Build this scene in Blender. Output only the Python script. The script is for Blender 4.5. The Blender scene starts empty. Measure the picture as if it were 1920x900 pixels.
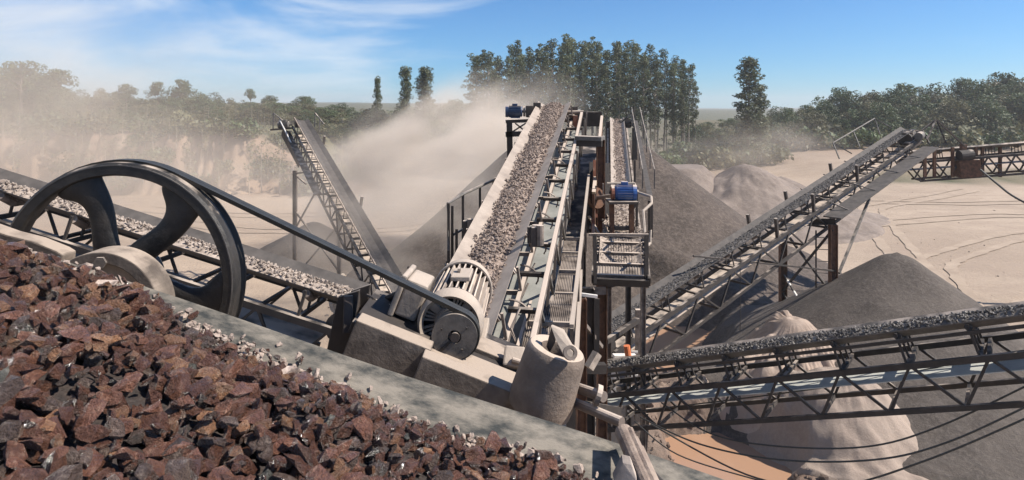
import bpy, bmesh, math, random
import numpy as np
from mathutils import Vector, Matrix

random.seed(7)
rng = np.random.default_rng(11)
scene = bpy.context.scene
col = scene.collection
R = math.radians

# ------------------------------------------------------------------ camera, sky, sun, exposure
CAM_Z, F, HOR = 11.0, 1200.0, 205.0
cam_d = bpy.data.cameras.new('camera')
cam_d.sensor_width = 36.0
cam_d.lens = 36.0 * F / 1920.0
cam_d.shift_y = -(450.0 - HOR) / 1920.0
cam_d.clip_start = 0.05
cam_d.clip_end = 9000
cam = bpy.data.objects.new('camera', cam_d)
col.objects.link(cam)
cam.location = (0, 0, CAM_Z)
cam.rotation_euler = (R(90), 0, 0)
scene.camera = cam

SUN = Vector((0.70, -0.08, 0.71)).normalized()
sun_el = math.asin(SUN.z)
sun_rot = math.atan2(SUN.x, SUN.y)
sd = bpy.data.lights.new('sun', 'SUN')
sd.energy = 5.0
sd.angle = R(0.5)
sd.color = (1.0, 0.93, 0.84)
so = bpy.data.objects.new('sun', sd)
col.objects.link(so)
so.rotation_euler = SUN.to_track_quat('Z', 'Y').to_euler()
so.location = (20, -10, 60)

world = bpy.data.worlds.new('World')
scene.world = world
world.use_nodes = True
wn, wl = world.node_tree.nodes, world.node_tree.links
bg = wn['Background']
bg.inputs['Strength'].default_value = 0.06
sky = wn.new('ShaderNodeTexSky')
sky.sky_type = 'NISHITA'
sky.sun_disc = False
sky.sun_elevation = sun_el
sky.sun_rotation = sun_rot
sky.altitude = 600
sky.air_density = 1.0
sky.dust_density = 0.25
sky.ozone_density = 3.0
tc = wn.new('ShaderNodeTexCoord')
# thin cirrus: stretched noise on the direction, thicker towards the west (-X)
mp = wn.new('ShaderNodeMapping')
mp.inputs['Scale'].default_value = (1.6, 1.6, 6.5)
mp.inputs['Rotation'].default_value = (0, R(14), R(10))
wl.new(tc.outputs['Generated'], mp.inputs['Vector'])
nz = wn.new('ShaderNodeTexNoise')
nz.inputs['Scale'].default_value = 1.5
nz.inputs['Detail'].default_value = 8
nz.inputs['Roughness'].default_value = 0.56
nz.inputs['Distortion'].default_value = 0.5
wl.new(mp.outputs['Vector'], nz.inputs['Vector'])
sx = wn.new('ShaderNodeSeparateXYZ')
wl.new(tc.outputs['Generated'], sx.inputs[0])
west = wn.new('ShaderNodeMapRange')
west.interpolation_type = 'SMOOTHSTEP'
west.inputs[1].default_value = 0.25
west.inputs[2].default_value = -0.62
west.inputs[3].default_value = -0.16
west.inputs[4].default_value = 0.10
wl.new(sx.outputs['X'], west.inputs[0])
ad = wn.new('ShaderNodeMath'); ad.operation = 'ADD'
wl.new(nz.outputs['Fac'], ad.inputs[0]); wl.new(west.outputs[0], ad.inputs[1])
cr = wn.new('ShaderNodeMapRange')
cr.interpolation_type = 'SMOOTHSTEP'
cr.inputs[1].default_value = 0.43; cr.inputs[2].default_value = 0.72
cr.inputs[3].default_value = 0.0; cr.inputs[4].default_value = 0.75
wl.new(ad.outputs[0], cr.inputs[0])
mx = wn.new('ShaderNodeMix'); mx.data_type = 'RGBA'
wl.new(cr.outputs[0], mx.inputs['Factor'])
tint = wn.new('ShaderNodeMix'); tint.data_type = 'RGBA'; tint.blend_type = 'MULTIPLY'
tint.inputs['Factor'].default_value = 1.0
tint.inputs[7].default_value = (0.50, 0.98, 1.42, 1)
wl.new(sky.outputs['Color'], tint.inputs[6])
wl.new(tint.outputs[2], mx.inputs[6])
mx.inputs[7].default_value = (9.6, 10.2, 10.8, 1)
wl.new(mx.outputs[2], bg.inputs['Color'])

scene.view_settings.view_transform = 'Standard'
scene.view_settings.look = 'None'
scene.view_settings.exposure = 0.68
scene.view_settings.gamma = 1.0
scene.cycles.max_bounces = 6
scene.cycles.volume_bounces = 2
scene.cycles.transparent_max_bounces = 8
scene.cycles.volume_max_steps = 256
scene.cycles.volume_step_rate = 0.35
scene.cycles.use_denoising = True

# ------------------------------------------------------------------ helpers
def P(px, py, Y):
    """the point at distance Y that shows at this place of the 1920 x 900 photograph"""
    return Vector(((px - 960.0) / F * Y, Y, CAM_Z - (py - HOR) / F * Y))

def vn(x, y, seed=0):
    xi = np.floor(x).astype(np.int64); yi = np.floor(y).astype(np.int64)
    xf = x - xi; yf = y - yi
    def h(a, b):
        n = (a * 374761393 + b * 668265263 + seed * 1442695041) & 0x7fffffff
        n = ((n ^ (n >> 13)) * 1274126177) & 0x7fffffff
        return ((n ^ (n >> 16)) & 0xffff) / 65535.0
    u = xf * xf * (3 - 2 * xf); v = yf * yf * (3 - 2 * yf)
    a = h(xi, yi); b = h(xi + 1, yi); c = h(xi, yi + 1); d = h(xi + 1, yi + 1)
    return (a * (1 - u) + b * u) * (1 - v) + (c * (1 - u) + d * u) * v
def fbm(x, y, seed=0, o=4):
    s = 0; a = 0.5
    for i in range(o):
        s = s + a * vn(x * 2 ** i, y * 2 ** i, seed + i); a *= 0.5
    return s - 0.5
def sstep(a, b, x):
    t = np.clip((x - a) / (b - a), 0, 1)
    return t * t * (3 - 2 * t)

def origin(o):
    v = Vector((0, 0, 0))
    while o is not None:
        v = v + o.location; o = o.parent
    return v
def mesh_obj(name, verts, faces, mat, parent=None, smooth=False, bevel=0, local=False, loc=None):
    me = bpy.data.meshes.new(name)
    off = origin(parent) if parent is not None and not local else Vector((0, 0, 0))
    if loc is not None:
        off = Vector(loc)
    vs = np.asarray(verts, dtype=float).reshape(-1, 3) - np.array(off)
    me.from_pydata(vs.tolist(), [], [tuple(f) for f in faces])
    if mat is not None:
        me.materials.append(mat)
    if smooth:
        me.polygons.foreach_set('use_smooth', [True] * len(me.polygons))
    me.update()
    o = bpy.data.objects.new(name, me)
    col.objects.link(o)
    if loc is not None:
        o.location = loc
    if parent is not None:
        o.parent = parent
    if bevel:
        b = o.modifiers.new('bevel', 'BEVEL'); b.width = bevel; b.segments = 2; b.limit_method = 'ANGLE'
        b.harden_normals = False
    return o
def tag(o, label=None, cat=None, group=None, kind=None):
    if label: o['label'] = label
    if cat: o['category'] = cat
    if group: o['group'] = group
    if kind: o['kind'] = kind
    return o
def thing(name, label, cat, loc, group=None):
    o = bpy.data.objects.new(name, None)
    o.empty_display_size = 0.2
    col.objects.link(o); o.location = loc
    return tag(o, label, cat, group)

class G:
    """collects shapes for ONE mesh object"""
    def __init__(s): s.v = []; s.f = []
    def add(s, v, f):
        n = len(s.v); s.v += [tuple(p) for p in v]; s.f += [tuple(i + n for i in q) for q in f]; return s
    def bar(s, a, b, w, h, up=(0, 0, 1)):
        a = Vector(a); b = Vector(b); d = (b - a).normalized(); up = Vector(up)
        if abs(d.dot(up)) > 0.97: up = Vector((0, 1, 0))
        sd = d.cross(up).normalized(); u = sd.cross(d).normalized()
        v = []
        for p in (a, b):
            for i, j in ((-1, -1), (1, -1), (1, 1), (-1, 1)):
                v.append(p + sd * (i * w / 2) + u * (j * h / 2))
        return s.add(v, [(3, 2, 1, 0), (4, 5, 6, 7), (0, 1, 5, 4), (1, 2, 6, 5), (2, 3, 7, 6), (3, 0, 4, 7)])
    def ibeam(s, a, b, w, h, t=0.018, up=(0, 1, 0)):
        a = Vector(a); b = Vector(b); d = (b - a).normalized(); up = Vector(up)
        sd = d.cross(up).normalized(); u = sd.cross(d).normalized()
        s.bar(a, b, t, h - 2 * t, up)
        for k in (-1, 1):
            s.bar(a + u * k * (h / 2 - t / 2), b + u * k * (h / 2 - t / 2), w, t, up)
        return s
    def tube(s, a, b, r, n=10, r2=None, caps=True):
        a = Vector(a); b = Vector(b); d = (b - a).normalized(); r2 = r if r2 is None else r2
        up = Vector((0, 0, 1)) if abs(d.z) < 0.9 else Vector((1, 0, 0))
        e1 = d.cross(up).normalized(); e2 = e1.cross(d)
        v = [p + e1 * rr * math.cos(2 * math.pi * i / n) + e2 * rr * math.sin(2 * math.pi * i / n) for p, rr in ((a, r), (b, r2)) for i in range(n)]
        f = [(i, (i + 1) % n, n + (i + 1) % n, n + i) for i in range(n)]
        if caps: f += [tuple(range(n))[::-1], tuple(range(n, 2 * n))]
        return s.add(v, f)
    def path(s, pts, r, n=6):
        pts = [Vector(p) for p in pts]; v = []; f = []
        for k, p in enumerate(pts):
            d = (pts[min(k + 1, len(pts) - 1)] - pts[max(k - 1, 0)]).normalized()
            up = Vector((0, 0, 1)) if abs(d.z) < 0.9 else Vector((0, 1, 0))
            e1 = d.cross(up).normalized(); e2 = e1.cross(d)
            v += [p + e1 * r * math.cos(2 * math.pi * i / n) + e2 * r * math.sin(2 * math.pi * i / n) for i in range(n)]
        for k in range(len(pts) - 1):
            f += [(k * n + i, k * n + (i + 1) % n, (k + 1) * n + (i + 1) % n, (k + 1) * n + i) for i in range(n)]
        f += [tuple(range(n))[::-1], tuple(range((len(pts) - 1) * n, len(pts) * n))]
        return s.add(v, f)
    def lathe(s, prof, c, ax, n=48, a0=0.0, a1=2 * math.pi):
        """prof: (radius, along axis) points; closed ring of the profile swept about the axis"""
        c = Vector(c); ax = Vector(ax).normalized()
        up = Vector((0, 0, 1)) if abs(ax.z) < 0.9 else Vector((1, 0, 0))
        e1 = up.cross(ax).normalized(); e2 = ax.cross(e1)
        full = abs(a1 - a0 - 2 * math.pi) < 1e-6
        m = n if full else n + 1; k = len(prof); v = []; f = []
        for i in range(m):
            t = a0 + (a1 - a0) * i / n
            for r, h in prof:
                v.append(c + ax * h + (e1 * math.cos(t) + e2 * math.sin(t)) * r)
        for i in range(n):
            j = (i + 1) % m
            for q in range(k):
                w = (q + 1) % k
                f.append((i * k + q, i * k + w, j * k + w, j * k + q))
        if not full: f += [tuple(range(k)), tuple(range((m - 1) * k, m * k))[::-1]]
        return s.add(v, f)
    def prism(s, pts, d):
        """polygon pts extruded by vector d"""
        n = len(pts); d = Vector(d); v = [Vector(p) for p in pts]; v += [p + d for p in v[:n]]
        f = [tuple(range(n))[::-1], tuple(range(n, 2 * n))] + [(i, (i + 1) % n, n + (i + 1) % n, n + i) for i in range(n)]
        return s.add(v, f)
    def build(s, name, mat, parent=None, **k):
        o = mesh_obj(name, s.v, s.f, mat, parent, **k)
        bm = bmesh.new(); bm.from_mesh(o.data); bmesh.ops.recalc_face_normals(bm, faces=bm.faces); bm.to_mesh(o.data); bm.free()
        return o
def bar(name, a, b, w, h, mat, parent, up=(0, 0, 1), **k):
    return G().bar(a, b, w, h, up).build(name, mat, parent, **k)
def tube(name, a, b, r, mat, parent, n=10, r2=None, smooth=False):
    o = G().tube(a, b, r, n, r2).build(name, mat, parent)
    return o

# ------------------------------------------------------------------ materials
def material(name, c1, c2, scale=6.0, rough=0.85, bump=0.3, dust=0.0, dust_col=(0.50, 0.41, 0.335), metallic=0.0, detail=6, coat=0.0, rnd=0.0, bscale=None, dustnoise=2.5, dist=0.02, spec=0.5, stretch=None, ramp=(0.33, 0.67)):
    m = bpy.data.materials.new(name); m.use_nodes = True
    n, l = m.node_tree.nodes, m.node_tree.links
    b = n['Principled BSDF']
    b.inputs['Roughness'].default_value = rough
    b.inputs['Metallic'].default_value = metallic; b.inputs['Specular IOR Level'].default_value = spec
    if coat:
        b.inputs['Coat Weight'].default_value = coat; b.inputs['Coat Roughness'].default_value = 0.08
    t = n.new('ShaderNodeTexCoord')
    src = t.outputs['Object']
    if stretch:
        mp = n.new('ShaderNodeMapping'); mp.inputs['Scale'].default_value = stretch; mp.inputs['Rotation'].default_value = (0, R(18.3), 0); l.new(src, mp.inputs['Vector']); src = mp.outputs[0]
    a = n.new('ShaderNodeTexNoise'); a.inputs['Scale'].default_value = scale; a.inputs['Detail'].default_value = detail; a.inputs['Roughness'].default_value = 0.62
    l.new(src, a.inputs['Vector'])
    r = n.new('ShaderNodeMapRange'); r.inputs[1].default_value = ramp[0]; r.inputs[2].default_value = ramp[1]
    l.new(a.outputs['Fac'], r.inputs[0])
    x = n.new('ShaderNodeMix'); x.data_type = 'RGBA'
    x.inputs[6].default_value = (*c1, 1); x.inputs[7].default_value = (*c2, 1)
    l.new(r.outputs[0], x.inputs['Factor'])
    out = x.outputs[2]
    if rnd:
        oi = n.new('ShaderNodeObjectInfo'); hs = n.new('ShaderNodeHueSaturation')
        q = n.new('ShaderNodeMapRange'); q.inputs[3].default_value = 1 - rnd; q.inputs[4].default_value = 1 + rnd
        l.new(oi.outputs['Random'], q.inputs[0]); l.new(q.outputs[0], hs.inputs['Value']); l.new(out, hs.inputs['Color']); out = hs.outputs['Color']
    if dust:
        ge = n.new('ShaderNodeNewGeometry'); se = n.new('ShaderNodeSeparateXYZ'); l.new(ge.outputs['Normal'], se.inputs[0])
        d2 = n.new('ShaderNodeTexNoise'); d2.inputs['Scale'].default_value = dustnoise; d2.inputs['Detail'].default_value = 7; l.new(src, d2.inputs['Vector'])
        mm = n.new('ShaderNodeMath'); mm.operation = 'MULTIPLY_ADD'; mm.inputs[1].default_value = 0.55
        l.new(se.outputs['Z'], mm.inputs[0]); l.new(d2.outputs['Fac'], mm.inputs[2])
        mr = n.new('ShaderNodeMapRange'); mr.inputs[1].default_value = 1.02 - 0.72 * dust; mr.inputs[2].default_value = 1.22 - 0.72 * dust
        l.new(mm.outputs[0], mr.inputs[0])
        y = n.new('ShaderNodeMix'); y.data_type = 'RGBA'; y.inputs[7].default_value = (*dust_col, 1)
        l.new(mr.outputs[0], y.inputs['Factor']); l.new(out, y.inputs[6]); out = y.outputs[2]
        ro = n.new('ShaderNodeMapRange'); ro.inputs[3].default_value = rough; ro.inputs[4].default_value = 0.95
        l.new(mr.outputs[0], ro.inputs[0]); l.new(ro.outputs[0], b.inputs['Roughness'])
    l.new(out, b.inputs['Base Color'])
    if bump:
        bn = n.new('ShaderNodeTexNoise'); bn.inputs['Scale'].default_value = bscale or scale * 4; bn.inputs['Detail'].default_value = 8; bn.inputs['Roughness'].default_value = 0.65
        l.new(src, bn.inputs['Vector'])
        bp = n.new('ShaderNodeBump'); bp.inputs['Strength'].default_value = bump; bp.inputs['Distance'].default_value = dist
        l.new(bn.outputs['Fac'], bp.inputs['Height']); l.new(bp.outputs['Normal'], b.inputs['Normal'])
    return m

M = {}
SD = (0.36, 0.30, 0.25)
M['steel'] = material('dusty_steel', (0.028, 0.022, 0.019), (0.075, 0.057, 0.047), 5, 0.75, 0.15, dust=0.22, dust_col=SD)
M['steel_dark'] = material('dark_steel', (0.022, 0.018, 0.016), (0.045, 0.035, 0.029), 5, 0.75, 0.15, dust=0.05, dust_col=SD)
M['steel_pale'] = material('pale_dusty_steel', (0.08, 0.065, 0.055), (0.24, 0.195, 0.165), 7, 0.85, 0.2, dust=0.42)
M['steel_grey'] = material('grey_painted_steel', (0.07, 0.066, 0.06), (0.15, 0.135, 0.12), 6, 0.7, 0.15, dust=0.22, dust_col=SD)
M['rust'] = material('rusty_steel', (0.06, 0.03, 0.018), (0.16, 0.075, 0.04), 7, 0.85, 0.25, dust=0.12, dust_col=SD)
M['rust_red'] = material('red_oxide_plate', (0.13, 0.045, 0.028), (0.22, 0.09, 0.055), 4, 0.85, 0.2, dust=0.35)
M['ochre'] = material('ochre_plate', (0.40, 0.29, 0.16), (0.52, 0.40, 0.26), 5, 0.85, 0.2, dust=0.5)
M['caked'] = material('dust_caked_brown_steel', (0.075, 0.058, 0.046), (0.20, 0.16, 0.125), 7, 0.85, 0.3, dust=0.34, dust_col=(0.33, 0.265, 0.21), dustnoise=6)
M['caked_pale'] = material('dust_caked_drum', (0.125, 0.095, 0.075), (0.25, 0.195, 0.155), 5, 0.88, 0.4, dust=0.36, dust_col=(0.46, 0.37, 0.295), bscale=40)
M['cream'] = material('cream_dusty_paint', (0.21, 0.175, 0.145), (0.40, 0.335, 0.275), 9, 0.75, 0.25, dust=0.34, dust_col=(0.40, 0.33, 0.268))
M['wheel'] = material('black_worn_paint', (0.008, 0.008, 0.008), (0.040, 0.033, 0.027), 7, 0.55, 0.35, dust=0.16, dust_col=(0.40, 0.33, 0.27), dustnoise=7)
M['vbelt'] = material('black_drive_rubber', (0.02, 0.02, 0.018), (0.04, 0.038, 0.032), 20, 0.5, 0.1)
M['rubber'] = material('grey_belt_rubber', (0.085, 0.075, 0.066), (0.17, 0.145, 0.125), 4, 0.8, 0.1, dust=0.2)
M['rubber_dark'] = material('dark_belt_rubber', (0.05, 0.043, 0.038), (0.10, 0.086, 0.075), 4, 0.8, 0.1)
M['rubber_dusty'] = material('dust_caked_belt_rubber', (0.25, 0.205, 0.17), (0.38, 0.315, 0.26), 3, 0.92, 0.15)
M['rubber_pale'] = material('pale_green_grey_belt', (0.20, 0.20, 0.18), (0.30, 0.295, 0.265), 3, 0.75, 0.1)
M['rubber_light'] = material('light_grey_belt_underside', (0.44, 0.45, 0.41), (0.60, 0.59, 0.53), 3, 0.75, 0.1)
M['rubber_wet'] = material('scuffed_belt_rubber', (0.040, 0.042, 0.040), (0.21, 0.185, 0.152), 8.0, 0.8, 0.3, bscale=60, detail=14, spec=0.2, stretch=(0.6, 1.5, 1.5), ramp=(0.38, 0.60))
M['pulley'] = material('worn_steel', (0.10, 0.092, 0.085), (0.17, 0.155, 0.14), 18, 0.42, 0.15, metallic=0.35, dust=0.15)
M['blue'] = material('blue_motor_paint', (0.02, 0.07, 0.22), (0.03, 0.10, 0.30), 8, 0.5, 0.1, dust=0.25)
M['blue_dark'] = material('dark_blue_motor_paint', (0.015, 0.03, 0.075), (0.02, 0.045, 0.10), 8, 0.5, 0.1, dust=0.22)
M['orange'] = material('orange_tip_paint', (0.55, 0.15, 0.05), (0.65, 0.2, 0.08), 8, 0.6, 0.1)
M['gravel'] = material('brown_gravel', (0.14, 0.10, 0.078), (0.36, 0.285, 0.235), 22, 0.95, 0.4, bscale=60)
M['gravel_pale'] = material('pale_gravel', (0.17, 0.135, 0.11), (0.46, 0.38, 0.315), 12, 0.95, 0.4, bscale=60)
M['gravel_dark'] = material('dark_gravel', (0.045, 0.040, 0.036), (0.20, 0.178, 0.158), 14, 0.6, 0.4, bscale=60)
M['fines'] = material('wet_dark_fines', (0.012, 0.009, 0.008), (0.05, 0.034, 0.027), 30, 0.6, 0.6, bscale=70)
M['pipe'] = material('weathered_pipe', (0.16, 0.115, 0.09), (0.34, 0.265, 0.21), 10, 0.85, 0.5, bscale=30)
M['rod'] = material('brown_grey_rod', (0.11, 0.085, 0.07), (0.19, 0.15, 0.125), 12, 0.6, 0.2, dust=0.2)
M['concrete'] = material('concrete', (0.30, 0.25, 0.20), (0.42, 0.36, 0.30), 6, 0.95, 0.3)
M['white'] = material('white_paint', (0.55, 0.52, 0.48), (0.74, 0.70, 0.65), 9, 0.7, 0.1)

def leaf_mat(name, c1, c2):
    m = material(name, c1, c2, 0.9, 0.6, 0, rnd=0.28)
    n, l = m.node_tree.nodes, m.node_tree.links
    b = n['Principled BSDF']; src = b.inputs['Base Color'].links[0].from_socket
    tr = n.new('ShaderNodeBsdfTranslucent'); ms = n.new('ShaderNodeMixShader'); ms.inputs[0].default_value = 0.22
    l.new(src, tr.inputs['Color']); l.new(b.outputs[0], ms.inputs[1]); l.new(tr.outputs[0], ms.inputs[2])
    l.new(ms.outputs[0], n['Material Output'].inputs['Surface'])
    return m
M['leaf_euc'] = leaf_mat('eucalyptus_leaves', (0.042, 0.062, 0.026), (0.15, 0.165, 0.082))
M['leaf_forest'] = leaf_mat('forest_leaves', (0.035, 0.058, 0.022), (0.10, 0.13, 0.048))
M['leaf_dry'] = leaf_mat('dry_forest_leaves', (0.085, 0.088, 0.042), (0.18, 0.165, 0.085))
M['bark_pale'] = material('pale_bark', (0.22, 0.18, 0.14), (0.42, 0.36, 0.30), 3, 0.9, 0.2)
M['bark'] = material('dark_bark', (0.08, 0.06, 0.045), (0.16, 0.125, 0.10), 3, 0.9, 0.2)

def stone_mat(name, c1, c2, c3, wet):
    """rock with veins; wet rock is glossy in patches"""
    m = bpy.data.materials.new(name); m.use_nodes = True
    n, l = m.node_tree.nodes, m.node_tree.links; b = n['Principled BSDF']
    t = n.new('ShaderNodeTexCoord'); oi = n.new('ShaderNodeObjectInfo')
    off = n.new('ShaderNodeVectorMath'); off.operation = 'ADD'
    mul = n.new('ShaderNodeVectorMath'); mul.operation = 'SCALE'; mul.inputs[0].default_value = (37, 11, 23); l.new(oi.outputs['Random'], mul.inputs['Scale'])
    l.new(t.outputs['Object'], off.inputs[0]); l.new(mul.outputs[0], off.inputs[1])
    a = n.new('ShaderNodeTexNoise'); a.inputs['Scale'].default_value = 1.7; a.inputs['Detail'].default_value = 9; a.inputs['Roughness'].default_value = 0.68; l.new(off.outputs[0], a.inputs['Vector'])
    cr = n.new('ShaderNodeValToRGB'); e = cr.color_ramp.elements
    e[0].position = 0.30; e[0].color = (*c1, 1); e[1].position = 0.55; e[1].color = (*c2, 1)
    k = e.new(0.72); k.color = (*c3, 1)
    l.new(a.outputs['Fac'], cr.inputs[0])
    hs = n.new('ShaderNodeHueSaturation')
    q = n.new('ShaderNodeMapRange'); q.inputs[3].default_value = 0.65; q.inputs[4].default_value = 1.4
    l.new(oi.outputs['Random'], q.inputs[0]); l.new(q.outputs[0], hs.inputs['Value']); l.new(cr.outputs[0], hs.inputs['Color'])
    l.new(hs.outputs[0], b.inputs['Base Color'])
    if wet: b.inputs['Coat Weight'].default_value = 0.85; b.inputs['Coat Roughness'].default_value = 0.10
    w = n.new('ShaderNodeTexNoise'); w.inputs['Scale'].default_value = 1.6; w.inputs['Detail'].default_value = 5; l.new(off.outputs[0], w.inputs['Vector'])
    mr = n.new('ShaderNodeMapRange'); mr.inputs[1].default_value = 0.40; mr.inputs[2].default_value = 0.62
    mr.inputs[3].default_value = 0.2 if wet else 0.75; mr.inputs[4].default_value = 0.5 if wet else 0.95
    l.new(w.outputs['Fac'], mr.inputs[0]); l.new(mr.outputs[0], b.inputs['Roughness'])
    bn = n.new('ShaderNodeTexNoise'); bn.inputs['Scale'].default_value = 4.5; bn.inputs['Detail'].default_value = 9; bn.inputs['Roughness'].default_value = 0.68; l.new(off.outputs[0], bn.inputs['Vector'])
    bp = n.new('ShaderNodeBump'); bp.inputs['Strength'].default_value = 0.8 if wet else 0.3; bp.inputs['Distance'].default_value = 0.30
    l.new(bn.outputs['Fac'], bp.inputs['Height']); l.new(bp.outputs[0], b.inputs['Normal']); l.new(bp.outputs[0], b.inputs['Coat Normal'])
    return m
M['st_brown'] = stone_mat('wet_red_brown_rock', (0.125, 0.054, 0.034), (0.25, 0.115, 0.072), (0.54, 0.34, 0.245), True)
M['st_orange'] = stone_mat('wet_orange_brown_rock', (0.24, 0.115, 0.058), (0.40, 0.21, 0.115), (0.60, 0.41, 0.28), True)
M['st_grey'] = stone_mat('wet_dark_grey_rock', (0.085, 0.056, 0.044), (0.17, 0.118, 0.092), (0.46, 0.36, 0.29), True)
M['st_pale'] = stone_mat('dry_pale_rock', (0.25, 0.185, 0.15), (0.42, 0.33, 0.272), (0.55, 0.46, 0.395), False)
M['st_green'] = stone_mat('wet_grey_green_rock', (0.07, 0.07, 0.058), (0.17, 0.165, 0.14), (0.42, 0.40, 0.35), True)

# ------------------------------------------------------------------ terrain
PONDS = [(6.9, 31.0, 3.3, 4.4), (6.75, 19.7, 1.75, 2.1)]      # x, y, rx, ry
def pond_field(x, y):
    """0 at a shore, below 0 inside"""
    best = np.full(np.shape(x), 9.0)
    for i, (px, py, rx, ry) in enumerate(PONDS):
        th = np.arctan2(y - py, x - px)
        wob = 1 + 0.10 * np.sin(3 * th + i) + 0.07 * np.sin(5 * th + 2 * i) + 0.35 * fbm(x * 0.9, y * 0.9, 30 + i, 3) + 0.22 * fbm(x * 3.1, y * 3.1, 36 + i, 3)
        d = (np.sqrt(((x - px) / rx) ** 2 + ((y - py) / ry) ** 2) - wob) * min(rx, ry)
        best = np.minimum(best, d)
    return best
def ground_h(x, y):
    x = np.asarray(x, float); y = np.asarray(y, float)
    r = np.hypot(x, y)
    h = 0.25 * fbm(x * 0.12, y * 0.12, 1, 4) + 0.35 * fbm(x * 0.03, y * 0.03, 5, 3)
    # quarry bank on the west
    yc = 77 + 5.0 * fbm(x * 0.10, x * 0 + 3.1, 8, 4) + 60 * sstep(-25, 5, x) 
    flute = 3.6 * np.abs(fbm(x * 0.42, y * 0.05, 12, 3)) * 2 + 1.2 * fbm(x * 1.3, y * 0.1, 13, 3)
    H = 6.4 * sstep(-22, -37, x) + 0.9 * sstep(2, -20, x)
    H = H * (1 + 0.25 * fbm(x * 0.07, y * 0.02, 15, 3)) + 1.0 * fbm(x * 0.12, y * 0.12, 17, 3) * sstep(-18, -30, x)
    h = h + H * sstep(0, 5.5, y - yc - flute)
    h = h + sstep(0, 60, y - yc - 6) * sstep(10, -30, x) * 1.2
    # low toe bench under the bank
    h = h + 0.7 * sstep(-9, -3, y - yc) * sstep(-10, -25, x) * (1 + fbm(x * 0.4, y * 0.4, 19, 3))
    # east: low berm, then rising ground under the trees
    yb = 93 + 6 * fbm(x * 0.05, x * 0 + 1.7, 21, 3) - 0.12 * (x - 50)
    h = h + sstep(40, 56, x) * 1.5 * sstep(0, 3, y - yb) + sstep(15, 60, x) * sstep(95, 190, y) * 5.5
    h = h + sstep(18, 50, x) * 1.2 * sstep(70, 110, y)
    # far country
    h = h + sstep(250, 1500, r) * (12 + 26 * (fbm(x * 0.0017, y * 0.0017, 25, 3) + 0.1)) - sstep(150, 500, r) * 7 * sstep(-40, 30, x)
    # mud bank round the ponds
    d = pond_field(x, y)
    near = sstep(45, 36, y) * sstep(3.0, 4.5, x + 0 * y) * sstep(16, 12, x)
    bank = 0.3 + 1.6 * fbm(x * 0.8, y * 0.8, 41, 4)
    far = np.zeros_like(x)
    for (px, py, rx, ry) in PONDS: far = np.maximum(far, sstep(py - 0.2 * ry, py + 0.7 * ry, y) * sstep(py + 2.6 * ry, py + 1.8 * ry, y))
    h = h + near * 0.35 + np.where(d < 6, np.exp(-((d - 1.1) / 0.9) ** 2) * (0.10 + (0.45 + bank) * far), 0) * sstep(0.0, 0.5, d)
    h = np.where(d < 0.5, h * sstep(0.05, 0.5, d) + np.minimum(d, 0) * 0.6 - 0.10 * sstep(0.4, 0, d), h)
    rip = sstep(26, 21, y) * sstep(8, 9.5, x) * 0.035
    h = h + rip * np.sin((x * 0.8 + y * 1.1) * 9 + 5 * fbm(x, y, 51, 3))
    return h
def gz(x, y):
    return float(ground_h(np.array([x]), np.array([y]))[0])

rings = [2.0]
while rings[-1] < 7000:
    r = rings[-1]
    rings.append(r + (0.22 if 16 < r < 38 else 0.45 if 62 < r < 98 else r * 0.032))
rings = np.array(rings)
ang = np.concatenate([np.linspace(-46, 46, 430), np.linspace(49, 311, 60)])
A_ = np.radians(ang); na, nr = len(ang), len(rings)
RR, AA = np.meshgrid(rings, A_, indexing='ij')
gx = RR * np.sin(AA); gy = RR * np.cos(AA); gh = ground_h(gx, gy)
verts = np.stack([gx.ravel(), gy.ravel(), gh.ravel()], 1)
i0 = (np.arange(nr - 1)[:, None] * na + np.arange(na)[None, :]).ravel()
j1 = (np.arange(nr - 1)[:, None] * na + (np.arange(na)[None, :] + 1) % na).ravel()
faces = np.stack([i0, i0 + na, j1 + na, j1], 1)
me = bpy.data.meshes.new('ground')
c0 = len(verts)
verts = np.concatenate([verts, [[0, 0, gh[0].mean()]]])
tri = [(i, (i + 1) % na, c0) for i in range(na)]
me.vertices.add(len(verts)); me.vertices.foreach_set('co', verts.ravel())
nl = faces.size + len(tri) * 3
me.loops.add(nl); me.loops.foreach_set('vertex_index', np.concatenate([faces.ravel(), np.array(tri).ravel()]))
me.polygons.add(len(faces) + len(tri))
ls = np.concatenate([np.arange(len(faces)) * 4, len(faces) * 4 + np.arange(len(tri)) * 3])
me.polygons.foreach_set('loop_start', ls)
me.polygons.foreach_set('use_smooth', np.ones(len(ls), bool))
me.update(calc_edges=True); me.validate()
# soil kinds: red = wet mud, green = grass and litter, blue = red soil, on the bank also shade put into its colour
x, y = verts[:, 0], verts[:, 1]
pf = pond_field(x, y)
wet = sstep(3.2, 0.5, pf + 1.8 * fbm(x * 1.3, y * 1.3, 61, 4)) * sstep(45, 38, y)
slope_b = sstep(3, 9, y - 77) * sstep(-14, -30, x)
grass = np.maximum(sstep(7, 13, y - 77 + 9 * fbm(x * .2, y * .2, 63, 3)) * sstep(-8, -24, x), sstep(104, 150, y + 24 * fbm(x * .06, y * .06, 65, 3)) * 0.8)
ybv = 93 - 0.12 * (x - 50)
grass = np.maximum(grass, sstep(46, 56, x) * np.exp(-((y - ybv - 1) / 2.5) ** 2))
grass = np.maximum(grass, sstep(260, 500, np.hypot(x, y)))
red = sstep(100, 118, y) * sstep(14, 30, x) * (1 - sstep(150, 175, y)) * (0.6 + fbm(x * .1, y * .1, 67, 3))
red = np.maximum(red, sstep(74, 80, y) * sstep(-16, -26, x) * np.clip(0.75 + 1.4 * fbm(x * .5, y * .08, 68, 3), 0, 1))  # bank soil darkened in upright streaks, shade of its recesses put into colour
ca = me.color_attributes.new('soil', 'FLOAT_COLOR', 'POINT')
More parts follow.
